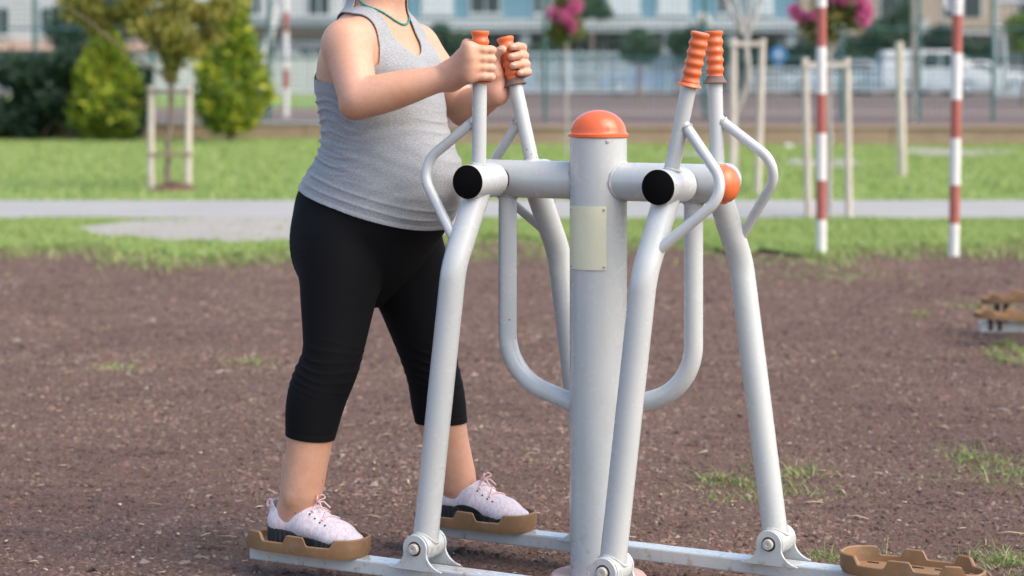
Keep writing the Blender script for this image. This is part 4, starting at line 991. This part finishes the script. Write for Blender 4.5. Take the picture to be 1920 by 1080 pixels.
for (u, v) in ((1345, -30), (1402, -40), (1440, -35), (1372, -40)): limb(m, L(1400, 74), L(u, v), .028, .017, .01, rng)
m.build('trunk', GREYBARK, o); tag(o, 'bare grey young tree with forked branches behind the grips', 'tree')
stake_pair(1372, 1420, 72, 370, 20.4, 'pale leaning stakes with a cross bar beside the bare forked tree', (4, 10), (82,), .034)
def post_thing(name, u, vt, vb, d, r, mat, label, cat, lean=0, part='shaft'):
    b = W(u, vb, d); b[2] = GZ; o = empty(name, b); a = W(u + lean, vt, d) - b; MB().tube([(0, 0, -.05), a * .5, a], [r, r, r * .95], 14).build(part, mat, o); MB().lathe([(r * 1.03, 0), (r * .9, .01)], a, (0, 0, 1), 14).build('post_top', mat, o)
    return tag(o, label, cat)
post_thing('wooden_stake', 1692, 80, 332, 24.3, .048, STAKEW, 'single grey wooden stake standing alone between the striped poles', 'stake', -6)

# ------------------------------------------------------------------ striped poles
REDP = var_mat('red_paint', rgb(.34, .09, .068), rgb(.40, .12, .092), 9, .55, .2); WHITEP = var_mat('white_paint', rgb(.66, .65, .62), rgb(.74, .73, .70), 9, .55, .2)
def striped(u, d, r, rows_, label, lean=0.0, first_white=True, vb0=None):
    vb = rows_[0]; b = W(u, vb, d); z0 = b[2]; o = empty('striped_pole', (b[0], d, z0))
    for i in range(len(rows_) - 1):
        a, c = W(u + lean * i, rows_[i], d) - b, W(u + lean * (i + 1), rows_[i + 1], d) - b; w = (i % 2 == 0) == first_white
        if i == 0: a = a - np.array([0, 0, .06])
        MB().tube([a, c], r * (1.0 if w else .985), 22).build('painted_band', WHITEP if w else REDP, o)
    return tag(o, label, 'pole', 'red and white striped poles')
dp = G(1540, 479)[1]
striped(1540, dp, .033, [479, 412, 338, 250, 176, 88, 14, -75, -150], 'nearer upright striped pole in front of the right flowering tree', 0)
p2 = striped(1788, G(1788, 481)[1], .034, [481, 419, 347, 259, 187, 100, 28, -75, -150], 'slightly leaning striped pole near the right edge with a white disc on top', 1.2)
MB().lathe([(.075, -.006), (.078, 0), (.075, .006)], W(1787, 2, G(1788, 481)[1] + .045) - np.array(p2.location), (.35, -1, 0), 28).build('disc_sign', WHITEP, p2)
striped(536, 41.5, .062, [214, 165, 130, 60, 24, -40], 'distant striped pole standing at the court behind the conifers', 0, True)

# litter on the lawn
PAPER = var_mat('white_paper', rgb(.6, .6, .6), rgb(.75, .75, .76), 20, .7)
def scrap(u, v, s, label, seed):
    c = G(u, v); rng = np.random.default_rng(seed); m = MB().ball((0, 0, s * .4), (s, s * .7, s * .45), 7, 10); o = m.build('paper_scrap', PAPER, ang=10); o.location = c
    for vt_ in o.data.vertices: vt_.co *= float(1 + rng.normal(0, .18))
    tag(o, label, 'litter')
scrap(1478, 279, .085, 'crumpled white scrap on the grass before the tan wall', 1); scrap(525, 259, .12, 'small white scrap on the grass right of the tall conifer', 2)

# ------------------------------------------------------------------ low wall, court, green fence
TAN = Mat('tan_wall', rgb(.3, .2, .12), .9); TAN.color(TAN.mix(.5, TAN.ramp(TAN.noise(1.5, 5, .6, stretch=(1, 1, .2)), [(.3, rgb(.25, .165, .11)), (.7, rgb(.36, .26, .175))]), TAN.ramp(TAN.noise(9, 4), [(.3, rgb(.24, .17, .12)), (.7, rgb(.36, .27, .19))]))); TAN.bump(TAN.noise(25, 4), .4, .02); TAN = TAN.m
GREYCON = concrete('grey_coping', rgb(.24, .25, .26), rgb(.33, .34, .35), 2)
TEAL = var_mat('teal_paint', rgb(.035, .13, .125), rgb(.06, .18, .17), 4, .5); WIRE = var_mat('wire', rgb(.03, .085, .08), rgb(.05, .11, .105), 4, .5)
CZ = .30
wl_ = empty('low_wall', (0, 38.5, GZ)); tag(wl_, 'low tan retaining wall between the lawn and the court', 'wall')
for i in range(-24, 25):
    yo = 0.0 if i < 0 else -3.3
    MB().box((i * 2.5, yo + .15, (CZ - .04 - GZ) / 2 - .03), (2.485, .30 + .012 * (i % 3), CZ - .04 - GZ + .06)).build('wall_panel', TAN, wl_, smooth=False, bevel=.012)
    MB().box((i * 2.5, yo + .15, CZ - .02 - GZ), (2.49, .38, .05)).build('coping', GREYCON if i < 0 else TAN, wl_, smooth=False, bevel=.01)
MB().box((-1.26, -1.5, (CZ - .04 - GZ) / 2 - .03), (.28, 3.2, CZ - .04 - GZ + .06)).build('wall_return', TAN, wl_, smooth=False, bevel=.012)
tag(MB().add([(-1.2, 35.4, CZ - .003), (60, 35.4, CZ - .003), (60, 38.9, CZ - .003), (-1.2, 38.9, CZ - .003)], [(0, 1, 2, 3)]).build('court_margin', COURT, smooth=False), kind='structure')
tag(MB().add([(-60, 38.8, CZ), (60, 38.8, CZ), (60, 88, CZ), (-60, 88, CZ)], [(0, 1, 2, 3)]).build('court', COURT, smooth=False), kind='structure')
tag(MB().add([(-60, 44, CZ + .006), (16, 44, CZ + .006), (22, 53, CZ + .006), (-60, 53, CZ + .006)], [(0, 1, 2, 3)]).build('court_lane', LANE, smooth=False), kind='structure')
tag(MB().add([(-60, 55, CZ + .008), (-3, 55, CZ + .008), (-3.5, 88, CZ + .008), (-60, 88, CZ + .008)], [(0, 1, 2, 3)]).build('court_verge', LAWN, smooth=False), kind='structure')
tag(MB().add([(-200, 88, CZ - .02), (200, 88, CZ - .02), (200, 99, CZ - .02), (-200, 99, CZ - .02)], [(0, 1, 2, 3)]).build('street', ASPH, smooth=False), kind='structure')
fn = empty('court_fence', (0, 39.2, CZ)); tag(fn, 'tall teal mesh fence along the near side of the court', 'fence')
fx = [(65, 0), (285, 0), (505, 0), (762, 0), (1022, 0), (1322, 0), (1578, 0), (1722, 0), (1862, 0), (2080, 0), (-200, 0)]
for u, _ in fx: MB().tube([((u - 960) / F * 39.2, 0, -.02), ((u - 960) / F * 39.2, 0, 3.4)], .036, 14).build('post', TEAL, fn)
for z in (1.45, 2.0, 3.35):
    for a, b in ((-11.2, -4.1), (-4.1, 3.2), (3.2, 11)): MB().tube([(a, .04, z - CZ), (b, .04, z - CZ)], .020, 8).build('rail', TEAL, fn)
m = MB()
for z in np.arange(.1, 3.0, .10): m.tube([(-11, -.04, z), (11, -.04, z)], .0042, 4, caps=False)
for x in np.arange(-11, 11, .10): m.tube([(x, -.045, .05), (x, -.045, 3.0)], .0042, 4, caps=False)
tag(m.build('wire_mesh', WIRE, fn, smooth=False), kind='stuff')
bp_ = MB(); b0 = W(490, 214, 45.0); o = empty('goal_post', (b0[0], 45, CZ)); MB().tube([(-.32, 0, 0), (.02, 0, 1.2), (.30, 0, 2.3)], .05, 14).build('slanted_post', WHITEP, o); MB().tube([(-.32, .9, 0), (.25, .9, 2.2)], .04, 12).build('rear_post', WHITEP, o); MB().tube([(.30, 0, 2.25), (.25, .9, 2.2)], .04, 12).build('top_bar', WHITEP, o); tag(o, 'slanted white goal post on the court right of the tall conifer', 'goal post')
GREYST = var_mat('grey_steel', rgb(.36, .40, .42), rgb(.46, .5, .52), 4, .45)
o = empty('goal', (W(1880, 178, 62)[0], 62, CZ)); L = lambda u, v, dd=0: W(u, v, 62) - np.array(o.location) + np.array([0, dd, 0])
for a, b in (((1866, 176), (1866, 0)), ((1886, 172), (1880, 60)), ((2010, 176), (2010, 0)), ((1866, 178), (2010, 178)), ((1868, 54), (1912, 54)), ((1866, 4), (2010, 4))): MB().tube([L(*a), L(*b)], .075, 12).build('frame_bar', GREYST, o)
tag(o, 'grey steel goal frame on the court at the right edge', 'goal frame')
LAMPW = var_mat('lamp_globe', rgb(.62, .58, .48), rgb(.7, .66, .58), 5, .4)
o = empty('lamp_post', (W(1318, 180, 60)[0], 60, CZ)); L = lambda u, v: W(u, v, 60) - np.array(o.location); MB().tube([(0, 0, 0), L(1318, 48)], .05, 12).build('pole', TEAL, o); MB().ball(L(1318, 36), .2, 10, 16).build('globe', LAMPW, o); MB().lathe([(.09, 0), (.11, .05), (.07, .1)], L(1318, 52), (0, 0, 1), 14).build('collar', TEAL, o); tag(o, 'lamp post with a pale globe beyond the right grips', 'lamp')
post_thing('wooden_pole', 1714, -60, 214, 39.6, .055, STAKEW, 'tall thin wooden pole beside the fence post at right', 'pole', 0)
BLUES = var_mat('blue_sign', rgb(.03, .18, .42), rgb(.05, .22, .48), 4, .4)
o = empty('road_sign', (W(1460, 165, 82)[0], 82, CZ)); L = lambda u, v: W(u, v, 82) - np.array(o.location); MB().tube([(0, .03, 0), L(1460, 88) + [0, .03, 0]], .035, 10).build('pole', GREYST, o); MB().lathe([(.34, -.012), (.34, .012)], L(1460, 104), (0, -1, 0), 32).build('sign_disc', BLUES, o)
MB().prism([(-.04, -.2), (.04, -.2), (.04, .02), (.12, .02), (0, .2), (-.12, .02), (-.04, .02)], L(1460, 104) + [0, -.02, 0], (1, 0, 0), (0, 0, 1), (0, -1, 0), .006).build('sign_mark', WHITEP, o, smooth=False)
tag(o, 'round blue road sign beyond the court', 'sign')

# ------------------------------------------------------------------ bushes and trees further off
def bush(u, vb, d, blobs, n, size, mat, label, seed, z0=CZ, trunk=None, name='bush', cat='bush'):
    b = W(u, vb, d); b[2] = z0; o = empty(name, b); rng = np.random.default_rng(seed)
    if trunk:
        m = MB(); limb(m, (0, 0, -.05), W(*trunk, d) - b, .07 * d / 60, .05 * d / 60, .01, rng); m.build('trunk', BARK, o)
    else:
        m = MB()
        for i in range(4): limb(m, (rng.normal(0, .15), 0, -.05), (rng.normal(0, .5), 0, .7), .03, .012, .03, rng)
        m.build('stem', BARK, o)
    crown('crown', [(W(uu, vv, d) - b + [0, rng.normal(0, .3), 0], np.array([ru, (ru + rv) / 2, rv]) / F * d) for (uu, vv, ru, rv) in blobs], n, size, mat, o, seed, 1.5)
    return tag(o, label, cat)
rr_ = np.random.default_rng(9)
for i, (u, du, vt) in enumerate(((-40, 95, 75), (50, 90, 95), (140, 85, 70), (250, 50, 120))):
    bush(u, 262, 37.8, [(u + rr_.normal(0, du * .32), rr_.uniform(vt + 30, 238), du * .42, 30) for _ in range(11)], 12000, .075, DARKLEAF, ['dark evergreen bush at the far left edge', 'dark evergreen bush second from the left edge', 'dark evergreen bush just left of the egg shaped conifer', 'dark evergreen bush showing behind the egg shaped conifer'][i], 40 + i, GZ)
bush(165, 180, 60, [(150, 45, 50, 40), (200, 60, 45, 40), (170, 20, 60, 40), (120, 70, 30, 30), (230, 30, 40, 40)], 6000, .12, DARKLEAF, 'dark leafy tree behind the hedge at left', 51, CZ, (165, 90), 'distant_tree', 'tree')
bush(1198, 170, 70, [(1198, 85, 34, 26), (1180, 100, 22, 18), (1216, 98, 22, 18), (1196, 66, 18, 14), (1205, 108, 24, 12)], 4500, .09, MIDLEAF, 'round clipped green tree beyond the court in the middle', 52, CZ, (1198, 120), 'distant_tree', 'tree')
bush(1275, 165, 86, [(1270, 75, 22, 22), (1285, 95, 24, 22), (1300, 65, 18, 16)], 2600, .12, MIDLEAF, 'loose green tree right of the round clipped tree', 53, CZ, (1275, 130), 'distant_tree', 'tree')
bush(1110, 165, 97.0, [(1110, 10, 28, 22), (1090, 20, 18, 16), (1130, 22, 20, 14)], 2600, .14, MIDLEAF, 'green tree in front of the blue building behind the left flowering tree', 54, CZ, (1110, 60), 'distant_tree', 'tree')
for i, (u, v, ru, rv, mt, lb) in enumerate(((1500, 95, 40, 26, DARKLEAF, 'dark bush behind the blue road sign'), (1620, 85, 50, 28, MIDLEAF, 'green bush beyond the court right of the flowering tree'), (1680, 60, 34, 40, MIDLEAF, 'green tree behind the lone wooden stake'), (1770, 85, 50, 25, DARKLEAF, 'dark bush behind the white parked cars'), (1850, 100, 36, 30, MIDLEAF, 'green bush left of the grey goal frame'), (1010, 105, 22, 26, MIDLEAF, 'small green bush left of the blue building entrance'), (860, 92, 26, 24, MIDLEAF, 'green bush glimpsed between the person and the hands'), (1100, 112, 26, 20, DARKLEAF, 'low dark bush behind the left flowering tree'), (1345, 90, 26, 30, MIDLEAF, 'green bush behind the two right grips'), (1420, 105, 30, 22, DARKLEAF, 'dark bush left of the blue road sign'), (470, 120, 40, 16, MIDLEAF, 'low green bush right of the tall conifer'), (590, 105, 26, 16, MIDLEAF, 'low green bush beside the person back'))):
    bush(u, 165, 97.5, [(u + rr_.normal(0, ru * .5), v + rr_.normal(0, rv * .5), ru * .6, rv * .6) for _ in range(7)], 3200, .15, mt, lb, 60 + i, CZ)
bush(1915, 170, 58, [(1905, 45, 24, 18), (1925, 70, 26, 22), (1940, 40, 26, 26), (1910, 85, 16, 12)], 3500, .08, LIMELEAF, 'lime green tree cut by the right edge', 70, CZ, (1935, 100), 'distant_tree', 'tree')

# ------------------------------------------------------------------ buildings beyond the street
BLUEW = var_mat('blue_grey_render', rgb(.12, .25, .31), rgb(.15, .28, .34), .5, .85); PALEW = var_mat('pale_render', rgb(.42, .44, .44), rgb(.50, .51, .50), .5, .85)
BEIGE = var_mat('beige_render', rgb(.36, .29, .22), rgb(.42, .35, .27), .5, .85); GREYW = var_mat('grey_render', rgb(.22, .25, .26), rgb(.28, .31, .31), .5, .85)
SLAB = var_mat('slab_white', rgb(.42, .46, .46), rgb(.50, .53, .52), .5, .8); PEACH = var_mat('peach_band', rgb(.55, .36, .27), rgb(.6, .42, .32), .5, .85); ROOFB = var_mat('roof_brown', rgb(.2, .12, .08), rgb(.26, .16, .11), .8, .8)
GLASSD = var_mat('dark_glass', rgb(.02, .035, .04), rgb(.035, .05, .055), .4, .15); CURT = var_mat('curtained_pane', rgb(.46, .52, .53), rgb(.55, .6, .6), .6, .3); FRAMEW = var_mat('window_frame', rgb(.5, .55, .56), rgb(.58, .62, .62), 1, .5)
PALEBLUE = var_mat('pale_blue_steel', rgb(.42, .53, .57), rgb(.52, .62, .65), .7, .5)
def building(name, u0, u1, d, ztop, mat, label, depth=9.0):
    x0, x1 = (u0 - 960) / F * d, (u1 - 960) / F * d; o = empty(name, ((x0 + x1) / 2, d, CZ - .02)); o['hw'] = (x1 - x0) / 2
    return o, (lambda u, v, dy=0.0: W(u, v, d) - np.array(o.location) + np.array([0, dy, 0]))
def bbox_part(o, a, b, y0, y1, name, mat, bevel=0): # a = lower left, b = upper right in facade plane
    return MB().box(((a[0] + b[0]) / 2, (y0 + y1) / 2, (a[2] + b[2]) / 2), (b[0] - a[0], y1 - y0, b[2] - a[2])).build(name, mat, o, smooth=False, bevel=bevel)
def window(o, L, u0, v0, u1, v1, pane=GLASSD, n=2, y=0.0):   # v0 lower row
    a, b = L(u0, v0), L(u1, v1); f = bbox_part(o, a, b, y - .06, y - .01, 'window', FRAMEW); w = (b[0] - a[0] - .08 * (n + 1)) / n
    for i in range(n):
        x = a[0] + .08 + i * (w + .08); bbox_part(f, np.array([x, 0, a[2] + .08]), np.array([x + w, 0, b[2] - .08]), y - .085, y - .062, 'pane', pane)
    bbox_part(f, a - [.08, 0, .08], np.array([b[0] + .08, 0, a[2]]), y - .16, y - .012, 'sill', SLAB)
# blue building in the middle
o, L = building('blue_building', 640, 1490, 100, 8, BLUEW, '')
bbox_part(o, L(636, 172), L(1494, 62), 2.6, 9, 'ground_floor_wall', GREYW); bbox_part(o, L(630, 60), L(1500, 36), -1.0, 9, 'floor_slab', SLAB); bbox_part(o, L(636, 35.5), L(1494, -160), 0, 9, 'upper_wall', BLUEW)
for u in (660, 770, 985, 1250, 1370, 1480): bbox_part(o, L(u - 9, 172), L(u + 9, 60.5), -.7, -.1, 'column', SLAB)
for u0, u1, p in ((790, 850, CURT), (690, 740, GLASSD), (880, 940, GLASSD), (1000, 1035, GLASSD), (1138, 1200, CURT), (1232, 1292, CURT), (1345, 1375, GLASSD), (1410, 1450, CURT)): window(o, L, u0, 27, u1, -60, p)
for u0, u1 in ((680, 750), (790, 880), (900, 965), (1015, 1130), (1140, 1230), (1270, 1350), (1390, 1460)): window(o, L, u0, 120, u1, 66, GLASSD, 3, 2.6)
tag(o, 'blue grey building with white columns and curtained windows', 'building')
# pale building left of the person
o, L = building('pale_building', 385, 632, 96, 7, PALEW, '')
bbox_part(o, L(385, 172), L(632, 64), 0, 8, 'ground_floor_wall', PALEW); bbox_part(o, L(380, 63.5), L(640, 50), -.9, 8, 'canopy', ROOFB); bbox_part(o, L(378, 49.5), L(642, 34), -1.1, 8, 'canopy_slab', GREYW); bbox_part(o, L(385, 33.5), L(632, -150), .3, 8, 'upper_wall', PALEW)
for u0, u1 in ((400, 440), (460, 490), (575, 620)): window(o, L, u0, 30, u1, -50, GLASSD, 2, .3)
for u0, u1 in ((395, 440), (470, 520), (560, 612)): window(o, L, u0, 112, u1, 88, GLASSD, 2)
tag(o, 'pale building with a brown edged canopy left of the person', 'building')
# grey building at the far left
o, L = building('grey_building', -260, 300, 97, 7, GREYW, '')
bbox_part(o, L(-260, 172), L(300, 95), 0, 8, 'ground_floor_wall', GREYW); bbox_part(o, L(-264, 94.5), L(304, 78), -.5, 8, 'band', PEACH); bbox_part(o, L(-260, 77.5), L(300, -150), 0, 8, 'upper_wall', PALEW)
for u0, u1 in ((-150, -70), (-20, 20), (75, 115), (150, 200), (240, 285)): window(o, L, u0, 66, u1, 12, GLASSD)
for u0, u1 in ((-100, -30), (10, 60), (100, 160), (265, 295)): window(o, L, u0, 140, u1, 104, GLASSD)
tag(o, 'grey building with a peach band at the far left', 'building')
# beige block with balconies at right
o, L = building('beige_building', 1500, 2180, 108, 9, BEIGE, '')
bbox_part(o, L(1500, 170), L(2180, 66), .8, 9, 'ground_floor_wall', GREYW); bbox_part(o, L(1500, 65.5), L(2180, -150), 0, 9, 'upper_wall', BEIGE)
for u0, u1 in ((1530, 1590), (1640, 1730), (1760, 1850), (1900, 2010), (2060, 2150)):
    window(o, L, u0 + 8, 46, u1 - 8, -40, GLASSD); b = bbox_part(o, L(u0, 66), L(u1, 60), -1.5, 0, 'balcony', SLAB); bbox_part(b, L(u0, 59.5), L(u1, 34), -1.5, -1.42, 'balcony_front', SLAB if u0 != 1760 else BEIGE)
for u0, u1 in ((1540, 1600), (1650, 1720), (1790, 1850), (1920, 1990)): window(o, L, u0, 150, u1, 88, GLASSD, 2, .8)
tag(o, 'beige apartment block with balconies at right', 'building')

# white boundary wall and railings between court and street
bw = empty('boundary_wall', (W(590, 178, 87)[0], 87, CZ)); L = lambda u, v: W(u, v, 87) - np.array(bw.location)
for i in range(6):
    u = 250 + i * 66; bbox_part(bw, L(u, 178), L(u + 64.5, 102), 0, .18, 'wall_panel', PALEW)
tag(bw, 'white boundary wall behind the conifers and the person', 'wall')
def railing(u0, u1, d, vt, vb, label, step=8.0):
    o = empty('railing', (W((u0 + u1) / 2, vb, d)[0], d, CZ)); L = lambda u, v: W(u, v, d) - np.array(o.location)
    for v in (vt, (vt + vb) / 2, vb - 4): bbox_part(o, L(u0, v + 1.5), L(u1, v - 1.5), 0, .05, 'rail', PALEBLUE)
    m = MB()
    for u in np.arange(u0 + 2, u1, step):
        a, b = L(u, vb), L(u + 3.2, vt); m.box(((a[0] + b[0]) / 2, .09, (a[2] + b[2]) / 2), (b[0] - a[0], .03, b[2] - a[2]))
    tag(m.build('bars', PALEBLUE, o, smooth=False), kind='stuff')
    for u in np.arange(u0, u1 + 1, (u1 - u0) / 5): bbox_part(o, L(u - 2.5, vb), L(u + 2.5, vt - 4), -.03, .12, 'post', PALEBLUE)
    return tag(o, label, 'railing')
railing(880, 1345, 86.5, 100, 174, 'pale blue railing in front of the blue building', 6.0)
railing(1400, 1990, 86.5, 128, 172, 'low pale blue railing in front of the parked cars', 9.0)

# cars in the street
CARW = Mat('white_car_paint', rgb(.68, .70, .71), .25, Coat_Weight=.5).m; CARB = Mat('blue_car_paint', rgb(.08, .2, .42), .25, Coat_Weight=.5).m; CARS = Mat('silver_car_paint', rgb(.45, .5, .53), .25, .4, Coat_Weight=.5).m
TYRE = var_mat('tyre', rgb(.012, .012, .012), rgb(.025, .025, .025), 8, .85); HEADL = var_mat('headlight_glass', rgb(.6, .62, .63), rgb(.7, .7, .7), 5, .15); TAILR = var_mat('tail_light', rgb(.4, .02, .02), rgb(.45, .03, .03), 5, .2)
def car(u, d, paint_, label, kind='hatch', flip=1):
    c = W(u, 165, d); o = empty('parked_car', (c[0], d, CZ - .02)); s = flip
    prof = {'hatch': [(-2.0, .35), (-2.05, .75), (-1.95, .95), (-1.75, 1.38), (-1.4, 1.47), (.1, 1.46), (.85, 1.0), (1.75, .86), (2.05, .68), (2.08, .35)],
            'van': [(-2.2, .35), (-2.25, .9), (-2.2, 1.75), (-2.0, 1.9), (.6, 1.9), (1.0, 1.8), (1.55, 1.15), (2.15, .98), (2.3, .7), (2.3, .35)]}[kind]
    arch = []
    for cx in (1.3, -1.3):
        for t in np.linspace(0, math.pi, 9): arch.append((cx + .36 * math.cos(t), .33 + .36 * math.sin(t)))
    out = [(s * x, z) for x, z in prof + arch]
    MB().prism(out, (0, 0, 0), (1, 0, 0), (0, 0, 1), (0, -1, 0), 1.66).build('body', paint_, o, ang=25, bevel=.06)
    zt = 1.38 if kind == 'hatch' else 1.78; zb_ = .95 if kind == 'hatch' else 1.15
    xs_ = [(-1.62, -.62), (-.54, .05)] if kind == 'hatch' else [(-.6, .15), (.22, .85)]
    for sy in (-1, 1):
        for i, (xa, xb) in enumerate(xs_):
            q = [(s * xa, zb_), (s * (xb + (.55 if i == 1 and kind == 'hatch' else .3 if i == 1 else 0)), zb_), (s * xb, zt), (s * (xa + (.12 if i == 0 else 0)), zt)]
            MB().prism(q, (0, sy * .835, 0), (1, 0, 0), (0, 0, 1), (0, -1, 0), .02).build('side_window', GLASSD, o, smooth=False)
        for cx in (-1.3, 1.3):
            w = MB().lathe([(.20, -.1), (.30, -.1), (.32, -.06), (.32, .06), (.30, .1), (.20, .1)], (s * cx, sy * .76, .32), (0, 1, 0), 22).build('wheel', TYRE, o)
            MB().lathe([(.2, 0), (.19, .02), (.06, .03)], (s * cx, sy * .86, .32), (0, sy, 0), 18).build('rim', GREYST, w)
        MB().ball((s * 1.98, sy * .58, .76), (.10, .18, .09), 6, 10).build('headlight', HEADL, o); MB().ball((s * -2.0, sy * .66, .92), (.06, .1, .12), 6, 10).build('tail_light', TAILR, o)
        MB().box((s * .55, sy * .92, 1.0), (.14, .16, .12)).build('wing_mirror', paint_, o, smooth=False, bevel=.03)
    x0, z0, x1, z1 = (.14, 1.42, .80, 1.02) if kind == 'hatch' else (1.04, 1.74, 1.52, 1.18)
    MB().add([(s * (x0 + .03), -.7, z0 + .02), (s * (x0 + .03), .7, z0 + .02), (s * (x1 + .03), .76, z1 + .02), (s * (x1 + .03), -.76, z1 + .02), (s * x0, -.7, z0 - .02), (s * x0, .7, z0 - .02), (s * x1, .76, z1 - .02), (s * x1, -.76, z1 - .02)], [(0, 1, 2, 3), (7, 6, 5, 4), (0, 4, 5, 1), (1, 5, 6, 2), (2, 6, 7, 3), (3, 7, 4, 0)]).build('windscreen', GLASSD, o, smooth=False)
    return tag(o, label, 'car', 'cars parked beyond the court')
car(1560, 91, CARS, 'pale silver car behind the stakes of the right flowering tree', 'hatch', -1)
car(1668, 94, CARB, 'blue car half hidden behind the lone wooden stake', 'hatch', 1)
car(1748, 90, CARW, 'white van left of the leaning striped pole', 'van', 1)
car(1838, 92, CARW, 'white hatchback right of the leaning striped pole', 'hatch', 1)
car(905, 92, CARB, 'blue car glimpsed just behind the hands', 'hatch', 1)
car(1215, 91, CARB, 'blue car under the round clipped tree', 'hatch', -1)

# ------------------------------------------------------------------ second machine, cut by the right edge
d2 = 9.35; c2 = W(1960, 620, d2); s2 = empty('stepper_machine', (c2[0], d2, GZ)); tag(s2, 'second exercise machine with brown pedals cut by the right edge', 'exercise machine')
L = lambda u, v, dy=0: W(u, v, d2) - np.array(s2.location) + np.array([0, dy, 0])
a, b = L(1836, 612), L(2060, 618); MB().box(((a[0] + b[0]) / 2, 0, a[2]), (b[0] - a[0], .06, .045)).build('foot_beam', PAINT, s2, smooth=False, bevel=.004)
MB().tube([(b[0], 0, -.02), (b[0], 0, .9)], .06, 32).build('post', PAINT, s2); MB().lathe([(.1, 0), (.1, .02)], (b[0], 0, 0), (0, 0, 1), 30).build('base_plate', PINKCON, s2)
src = [ch for ch in walker.children if ch.name.startswith('pedal')][0]; pc = np.array(PEDC[-1, -1])
for (u, v, dy, tilt) in ((1893, 598, -.02, .06), (1935, 578, .28, -.05)):
    p = src.copy(); COL.objects.link(p); p.parent = s2; tgt = L(u, v, dy); p.rotation_euler = (0, tilt, 0); R_ = np.array(Matrix.Rotation(tilt, 3, 'Y')); p.location = tgt - R_ @ pc
    for ch in src.children:
        q = ch.copy(); COL.objects.link(q); q.parent = p
    for dx in (-.09, -.05, .08): MB().box((tgt[0] + dx, tgt[1], tgt[2] - .022), (.018, .03, .05)).build('pedal_stub', DARKGAP, s2, smooth=False)
tuft_field([(1895, 668, 28, 14, 260, .055, .006), (1915, 655, 20, 14, 200, .06, .006)], 'yellow green weeds growing under the second machine', 8)
